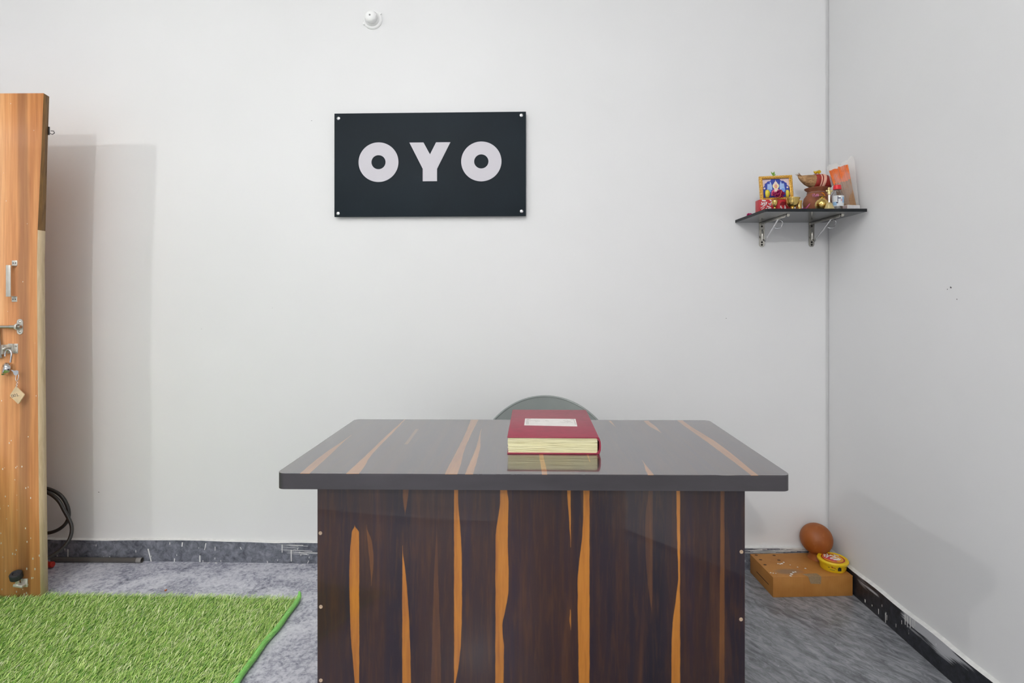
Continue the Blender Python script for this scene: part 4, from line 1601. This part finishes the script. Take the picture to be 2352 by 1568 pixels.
def m_film():
    m, nt, b = new_mat('crinkled_film')
    f = noise(nt, coords(nt, (1, 1, .6)), 45, 4, .6, 1.2)
    b.inputs['Base Color'].default_value = (.96, .95, .94, 1)
    b.inputs['Roughness'].default_value = .04
    b.inputs['IOR'].default_value = 1.45
    bump(nt, b, f, 1.0, .006)
    tr = nt.nodes.new('ShaderNodeBsdfTransparent')
    tr.inputs[0].default_value = (.96, .95, .94, 1)
    mx = nt.nodes.new('ShaderNodeMixShader')
    mx.inputs[0].default_value = .16
    nt.links.new(tr.outputs[0], mx.inputs[1])
    nt.links.new(b.outputs[0], mx.inputs[2])
    nt.links.new(mx.outputs[0], nt.nodes['Material Output'].inputs['Surface'])
    return m


FILM = m_film()


def bag(side):
    def fn(u, v):
        p = BLc.lerp(BRc, u).lerp(TLc.lerp(TRc, u), v)
        puff = .0085 * math.sin(PI * min(1, max(0, u))) * math.sin(PI * min(1, v * .9 + .08))
        cr = .0016 * math.sin(13 * u + 7 * v) + .0012 * math.sin(21 * v - 9 * u)
        e = math.sin(PI * u)
        tear = (.006 * math.sin(9 * u) + .004 * math.sin(23 * u)) * (v > .99)
        return p - P0 + nrm * (side * puff + cr * e) + Vector((0, 0, tear))
    return fn


m = MB()
m.grid(bag(1), 22, 30)
m.grid(bag(-1), 22, 30)
m.build('plastic_bag', FILM, pkt, angle=180)
PASTE = simple('incense_paste', '#9a7656', .85, var=.15, scale=200)
ORN = simple('orange_stick_end', '#e2702c', .6, var=.12, scale=200)
tipT = lambda s: (BLc.lerp(TLc, .90)).lerp(BRc.lerp(TRc, .86), .04 + s * .70)
botT = lambda s: BLc.lerp(BRc, .22 + .66 * s)
sub = [pkt]
for i in range(26):
    layer = i % 2
    s = (i + .5) / 26
    a = botT(s) + nrm * (.002 if layer else -.002) + Vector((0, 0, .003))
    c = tipT(s) + nrm * (.002 if layer else -.002) + Vector((0, 0, .010 * s + rng.uniform(-.004, .004) - .006 * ((s - .5) ** 2)))
    d = c - a
    o = thing('incense_stick', 'thin brown incense stick with an orange end inside the clear packet', 'incense stick', a, group='incense sticks in the clear packet')
    cut = .66 + rng.uniform(-.02, .02)
    MB().cyl((0, 0, 0), d * cut, .0026, n=8).build('coated_length', PASTE, o)
    MB().cyl(d * cut, d, .0025, n=8).build('orange_end', ORN, o)

pr = thing('pink_rose', 'bright pink rose head at the left end of the corner shelf', 'flower', (.953, 2.262, TZ))
m = MB()
ruffle(m, (0, .002, .009), .010, .008, .008, 26, .009, 31)
m.ball((0, 0, .005), (.008, .007, .005), 10, 6)
solidify(m.build('petals', simple('bright_pink', '#c22a72', .55, var=.25, scale=140), pr), .0006)

# ------------------------------------------------------------------ cardboard box in the corner
BXr = math.atan(.037)
bxw, bxd, bxh = .316, .194, .0775
fl_ = Vector((.971, 2.088, 0))
ux, uy = Vector((math.cos(BXr), math.sin(BXr), 0)), Vector((-math.sin(BXr), math.cos(BXr), 0))
cbx = thing('cardboard_box', 'flat brown cardboard box on the floor in the corner', 'box', fl_ + ux * bxw / 2 + uy * bxd / 2, BXr)


def m_card():
    m, nt, b = new_mat('brown_cardboard')
    s = xyz(nt)
    f = noise(nt, coords(nt), 14, 4)
    g_ = noise(nt, coords(nt, (60, 60, 4)), 4, 2)
    col = ramp(nt, f, [(.3, '#aa6f2f'), (.7, '#bb823f')])
    col = mixc(nt, remap(nt, g_, .4, .8, 0, .15), col, lin('#8d5420'))
    # oily stain on the lid and a few holes
    e1 = noise(nt, coords(nt, (1, 2.6, 1), loc=(.3, .2, 0)), 13, 3, .6, .6)
    ex = mth(nt, 'ADD', mth(nt, 'POWER', mth(nt, 'DIVIDE', mth(nt, 'ADD', s[0], .075), .065), 2.0), mth(nt, 'POWER', mth(nt, 'DIVIDE', mth(nt, 'ADD', s[1], .055), .024), 2.0))
    st_ = mth(nt, 'MULTIPLY', remap(nt, mth(nt, 'ADD', ex, mth(nt, 'MULTIPLY', e1, .9)), 1.5, .7), mth(nt, 'GREATER_THAN', s[2], .076))
    col = mixc(nt, mth(nt, 'MULTIPLY', st_, .7), col, lin('#7d6a58'))
    nt.links.new(col, b.inputs['Base Color'])
    b.inputs['Roughness'].default_value = .6
    return m


CARD = m_card()
m = MB()
m.box((0, 0, bxh / 2 - .0005), (bxw, bxd, bxh - .001), .0015)
m.build('carton', CARD, cbx)
m = MB()
m.box((.0, .0, bxh - .0006), (bxw + .0014, bxd + .001, .0022), .0008)
lid = m.build('lid_flap', CARD, cbx)
Ci = (Matrix.Translation(cbx.location) @ Matrix.Rotation(BXr, 4, 'Z')).inverted()


def lid_uv(x, y):
    return Ci @ at(x, y, (CH - bxh - .0005) * F / (y - CY))


for x, y in ((1737, 1274.5), (1778, 1275), (1747, 1285), (1757, 1296.5), (1789, 1286)):
    p = lid_uv(x, y)
    MB().lathe([(0, .0003), (.0052, .0003), (.0056, 0)], 14, Matrix.Translation((p.x, p.y, bxh + .0005)), sx=1.2).build('punched_hole', simple('hole_brown', '#5b3a20', .8), lid)
r_ = random.Random(4)
for x, y, w in ((1796, 1294, 2.5), (1800, 1291, 2), (1792, 1295, 2), (1787, 1294, 1.5), (1822, 1314, 2.5), (1818, 1318, 3), (1827, 1313, 2), (1770, 1315, 1.6), (1776, 1316, 1.6), (1782, 1316.5, 1.2), (1816, 1322, 2.5), (1850, 1305, 2), (1832, 1302, 1.6), (1815, 1297, 1.2)):
    p = lid_uv(x, y)
    MB().ball((p.x, p.y, bxh + .0008), (w / 560 * 1.1, w / 560, .0008), 10, 6).build('paint_spatter', WHITE_PAINT, lid)
m = MB()
p0, p1 = lid_uv(1857, 1326), lid_uv(1900, 1328)
xl, xr = p0.x, p0.x + .062
m.prism([(xl + .004, -bxd / 2 - .001), (xr - .008, -bxd / 2 - .001), (xr - .012, -bxd / 2 + .024), (xl - .010, -bxd / 2 + .020)], bxh + .0006, bxh + .0010, axis='z')
m.prism([(xl + .002, bxh + .0008), (xl + .012, bxh - .026), (xr - .010, bxh - .028), (xr - .008, bxh + .0008)], -bxd / 2 - .0012, -bxd / 2 - .0008)
m.build('tape_strip', simple('greyish_tape', '#9a8263', .3, var=.25, scale=300, stretch=(1, .2, 1)), cbx)
m = MB()
m.box((-bxw / 2 - .0004, -.012, bxh * .42), (.0012, .10, .0022))
m.build('side_slot', simple('slot_dark', '#3b2614', .8), cbx)

# upturned clay pot on the box
cp2 = thing('upturned_clay_pot', 'round terracotta pot turned upside down on the cardboard box', 'pot', (at(1878, 0, 2.245).x, 2.245, bxh + .0006))


def m_terra():
    m, nt, b = new_mat('terracotta')
    f = noise(nt, coords(nt), 38, 5, .6)
    f2 = noise(nt, coords(nt), 9, 3)
    col = ramp(nt, f2, [(.3, '#8d4a16'), (.7, '#a65d22')])
    col = mixc(nt, remap(nt, f, .55, .75, 0, .35), col, lin('#be7d50'))
    nt.links.new(col, b.inputs['Base Color'])
    b.inputs['Roughness'].default_value = .5
    bump(nt, b, f, .15, .002)
    return m


prof = [(.028, .001), (.038, 0), (.039, .003), (.036, .010), (.0315, .020), (.0315, .028)]
for i in range(1, 15):
    a = -math.radians(57) + (math.radians(57) + PI / 2) * i / 15
    prof.append((.0622 * math.cos(a), .082 + .0622 * math.sin(a) * (1.0 if a < 0 else .98)))
prof.append((0, .082 + .061))
prof += []
MB().lathe(prof, 44, Matrix.Rotation(math.radians(-4), 4, 'Y')).build('pot_body', m_terra(), cp2)

# yellow tub
tub = thing('yellow_tub', 'small yellow plastic tub with a printed lid on the cardboard box', 'tub', (1.245, 2.162, bxh + .0006))
YEL = simple('yellow_plastic', '#e8c21a', .35, var=.03)
k5 = F / 2.162
MB().lathe([(0, 0), (.044, 0), (.0465, .003), (.0495, .034), (0, .034)], 44).build('tub_body', YEL, tub)
LR = 32.2 / k5
MB().lathe([(.0495, .029), (LR - .002, .028), (LR, .031), (LR, .037), (LR - .003, .0405), (LR - .008, .041), (LR - .011, .0385), (0, .0385)], 48).build('lid', YEL, tub)
lid2 = tub.children[-1]
m = MB()
zt_ = .0390
n = 40
m.add([(.0425 * math.cos(2 * PI * i / n), .0425 * math.sin(2 * PI * i / n), zt_) for i in range(n)], [tuple(range(n))], 0)
m.add([(.037 * math.cos(2 * PI * i / n), .037 * math.sin(2 * PI * i / n), zt_ + .0002) for i in range(n)], [tuple(range(n))], 1)
m.add([(-.036, .004, zt_ + .0004), (-.020, -.020, zt_ + .0004), (0, -.034, zt_ + .0004), (.004, .002, zt_ + .0004), (-.012, .020, zt_ + .0004), (-.028, .020, zt_ + .0004)], [tuple(range(6))], 2)
m.add([(-.012, .010, zt_ + .0005), (.004, .012, zt_ + .0005), (.004, .032, zt_ + .0005), (-.012, .032, zt_ + .0005)], [(0, 1, 2, 3)], 0)
m.build('lid_picture', [simple('lid_red', '#b4361c', .4), simple('lid_orange', '#e7a32c', .4), simple('lid_pink', '#d3485a', .4)], lid2, flatshade=True, fix=False)
m = MB()
for st_ in ([(-.026, .012), (-.018, .032), (-.010, .014), (-.004, .034)], [(-.024, .004), (-.010, .016), (.004, .018)], [(-.014, -.006), (.012, -.012), (.022, -.004), (.008, .004), (-.010, .0)], [(.002, .024), (.014, .006), (.020, .026), (.032, .014)], [(-.006, -.016), (.014, -.018), (.024, -.010)]):
    m.tube([(x, y, zt_ + .0014) for x, y in st_], .0028, 6, flat=.35)
m.build('lid_lettering', simple('lid_white', '#f1ece8', .4), lid2)


def tub_mark(px, py, pw, ph, mat_name, col):
    a_c = math.asin(max(-1, min(1, (px - (CX + 1.245 * k5)) / (k5 * .0492))))
    z = CH - (py - CY) * (2.162 - .047 * math.cos(a_c)) / F - bxh - .0075
    r = .0466 + (.0495 - .0465) * max(0, z - .003) / .031 + .0003
    da = pw / k5 / r / 2
    dz = ph / k5 / 2
    n_ = 4
    vs = []
    for zz_ in (z - dz, z + dz):
        for i in range(n_ + 1):
            a = a_c - da + 2 * da * i / n_
            vs.append((r * math.sin(a), -r * math.cos(a), zz_))
    return vs, [(i, i + 1, n_ + 2 + i, n_ + 1 + i) for i in range(n_)]


m = MB()
for px, py, pw, ph, mi_ in ((1892.5, 1298, 4, 1.3, 0), (1897.5, 1297, 1.6, 5, 1), (1900, 1295.2, 4.5, 1.3, 1), (1900, 1299.6, 4.5, 1.3, 1), (1903, 1301, 2.5, 1, 0), (1898, 1304.5, 10, 1.4, 2), (1912.5, 1303, 8, 8, 0), (1912, 1300, 4, 3, 0), (1912.5, 1305, 4.6, 3.4, 3),
                            (1929, 1298.5, 5, 1.6, 2), (1937.5, 1303, 7, 6.5, 1), (1931, 1306, 1.4, 1.4, 0), (1928.5, 1309, 1, 2, 1), (1905, 1303, 1, 1, 0)):
    v_, f_ = tub_mark(px, py, pw, ph, None, None)
    m.add([(x, y, z) for x, y, z in v_], f_, mi_)
m.build('printed_marks', [simple('ink_black', '#2a241c', .5), simple('ink_red', '#a8301c', .5), simple('ink_green', '#8b8a2c', .5), simple('ink_white', '#efeadf', .5)], tub.children[0], flatshade=True, fix=False)

# ------------------------------------------------------------------ pipe, hose, crumb on the left floor
pe = at(321, 1290, 2.352)
pr0 = Vector((pe.x, wall_y(pe.x) - BT - .0125, .0108))
dirp = Vector((-1, -WT * .55, 0)).normalized()
pipe = thing('conduit_pipe', 'grey plastic conduit pipe lying along the dark skirting', 'pipe', pr0)
m = MB()
fr_ = dirp.to_track_quat('Z', 'Y').to_matrix().to_4x4()
m.lathe([(.0080, .06), (.0080, 0), (.0104, 0), (.0104, .40), (0, .40)], 24, fr_)
m.build('tube', simple('grey_pvc', '#55524f', .35, var=.08), pipe)
m = MB().lathe([(.0106, .001), (.0108, .0015), (.0108, .022), (.0104, .023)], 24, fr_)
m.build('end_collar', simple('light_grey_pvc', '#8b8886', .3), pipe)

hose = thing('coiled_hose', 'coiled black hose leaning on the wall behind the door', 'hose', at(90, 1200, 2.29))
H0 = Vector(hose.location)
hp = []
for (x, y, Y) in ((60, 1131, 2.32), (85, 1121, 2.325), (110, 1122, 2.325), (138, 1136, 2.325), (154, 1160, 2.322), (158, 1185, 2.318), (150, 1203, 2.31), (132, 1217, 2.305), (108, 1224, 2.30), (75, 1224, 2.295), (45, 1212, 2.29), (30, 1185, 2.29), (36, 1155, 2.295), (60, 1135, 2.30),
                  (88, 1128, 2.305), (112, 1132, 2.305), (134, 1149, 2.30), (148, 1173, 2.295), (160, 1195, 2.285), (165, 1212, 2.275), (162, 1232, 2.26), (150, 1252, 2.24), (130, 1269, 2.22), (108, 1281, 2.20), (85, 1288, 2.18), (60, 1300, 2.19), (30, 1308, 2.20)):
    hp.append(at(x, y, Y) - H0)
m = MB().tube(smooth_path(hp, 5), .0072, 10)
m.build('hose_tube', simple('black_hose', '#2e2c2b', .35, var=.1), hose)
rx_ = (115 - CX) * 2.30 / F
rc = thing('red_bottle', 'small red plastic bottle lying on the floor behind the door edge', 'bottle', (rx_, 2.315, .0165))
MB().lathe([(0, 0), (.011, 0), (.0125, .002), (.0125, .016), (.010, .020), (.0165, .034), (.0165, .12), (.014, .124), (0, .124)], 26, Matrix.Rotation(-PI / 2, 4, 'Y')).build('bottle_body', simple('red_plastic', '#b32a1c', .35), rc)

cr0 = at(380, 1357, CH * F / (1357 - CY))
cr_ = thing('dry_crumb', 'tiny orange-brown crumb on the stone floor behind the grass mat', 'crumb', (cr0.x, cr0.y, 0))
m = MB()
m.ball((0, 0, .003), (.0042, .003, .003), 10, 6, rot=(.2, .3, .4))
m.ball((.003, .001, .0045), (.0028, .0022, .0034), 10, 6, rot=(.5, .1, .9))
m.build('crumb_body', simple('crumb_brown', '#b9693c', .7, var=.3, scale=200), cr_)

# ------------------------------------------------------------------ light


def area(name, loc, rot, sx, sy, power, col=(1, 1, 1)):
    d = bpy.data.lights.new(name, 'AREA')
    d.shape = 'RECTANGLE'
    d.size, d.size_y = sx, sy
    d.energy = power
    d.color = col
    o = bpy.data.objects.new(name, d)
    COL.objects.link(o)
    o.location = loc
    o.rotation_euler = rot
    return o


def bulb(name, loc, power, radius, col=(1, 1, 1)):
    d = bpy.data.lights.new(name, 'POINT')
    d.energy = power
    d.shadow_soft_size = radius
    d.color = col
    o = bpy.data.objects.new(name, d)
    COL.objects.link(o)
    o.location = loc
    return o


# added fill areas at the unseen openings and ceiling, one lamp high on the left wall, one under the ceiling
area('front_fill_light', ((WX0 + WX1) / 2, YF + .02, (WZ0 + WZ1) / 2), (PI / 2, 0, 0), WX1 - WX0, WZ1 - WZ0, 19, (.95, .975, 1.0))  # soft ambient fill added behind the camera
area('right_fill_light', (RX + .1, (RY0 + RY1) / 2, RZ1 / 2 + .02), (PI / 2, 0, PI / 2), RY1 - RY0, RZ1 - .04, 13, (1.0, .985, .96))  # fill added from the right, no known source there
area('ceiling_fill_light', (-.8, .2, HC - .012), (0, 0, 0), 2.4, 1.8, 27, (.97, .985, 1.0))  # overhead fill added to even out walls and floor
area('left_fill_light', (XL + .02, (LY0 + LY1) / 2, (LZ0 + LZ1) / 2), (PI / 2, 0, -PI / 2), LY1 - LY0, LZ1 - LZ0, 9, (.94, .97, 1.0))  # fill added from the left to lift the ambient light
sd = bpy.data.lights.new('wall_lamp_light', 'SPOT')      # shaded lamp high on the left, tipped towards the desk
sd.energy, sd.shadow_soft_size, sd.color = 48, .055, (1.0, .985, .965)
sd.spot_size, sd.spot_blend = math.radians(150), 1.0
so_ = bpy.data.objects.new('wall_lamp_light', sd)
COL.objects.link(so_)
so_.location = (-3.37, -.19, 2.74)
so_.rotation_euler = (Vector((.5, 1.8, .4)) - so_.location).to_track_quat('-Z', 'Y').to_euler()
bulb('ceiling_lamp_light', (-1.0, -2.8, 2.85), 84, .05, (1.0, .98, .95))
w = bpy.data.worlds.new('world')
SC.world = w
w.use_nodes = True
w.node_tree.nodes['Background'].inputs[0].default_value = (.9, .95, 1, 1)
w.node_tree.nodes['Background'].inputs[1].default_value = .0

# ------------------------------------------------------------------ camera
cd = bpy.data.cameras.new('camera')
cd.sensor_width = 36
cd.lens = 36 * F / 2352
cd.shift_x = -(CX - 1176) / 2352
cd.shift_y = -(784 - CY) / 2352
cd.clip_start = .05
cam = bpy.data.objects.new('camera', cd)
COL.objects.link(cam)
cam.location = (0, 0, CH)
cam.rotation_euler = (PI / 2, 0, 0)
SC.camera = cam
SC.view_settings.view_transform = 'Standard'
SC.view_settings.look = 'None'
SC.view_settings.gamma = 1
SC.view_settings.use_curve_mapping = False
SC.view_settings.exposure = 0.50
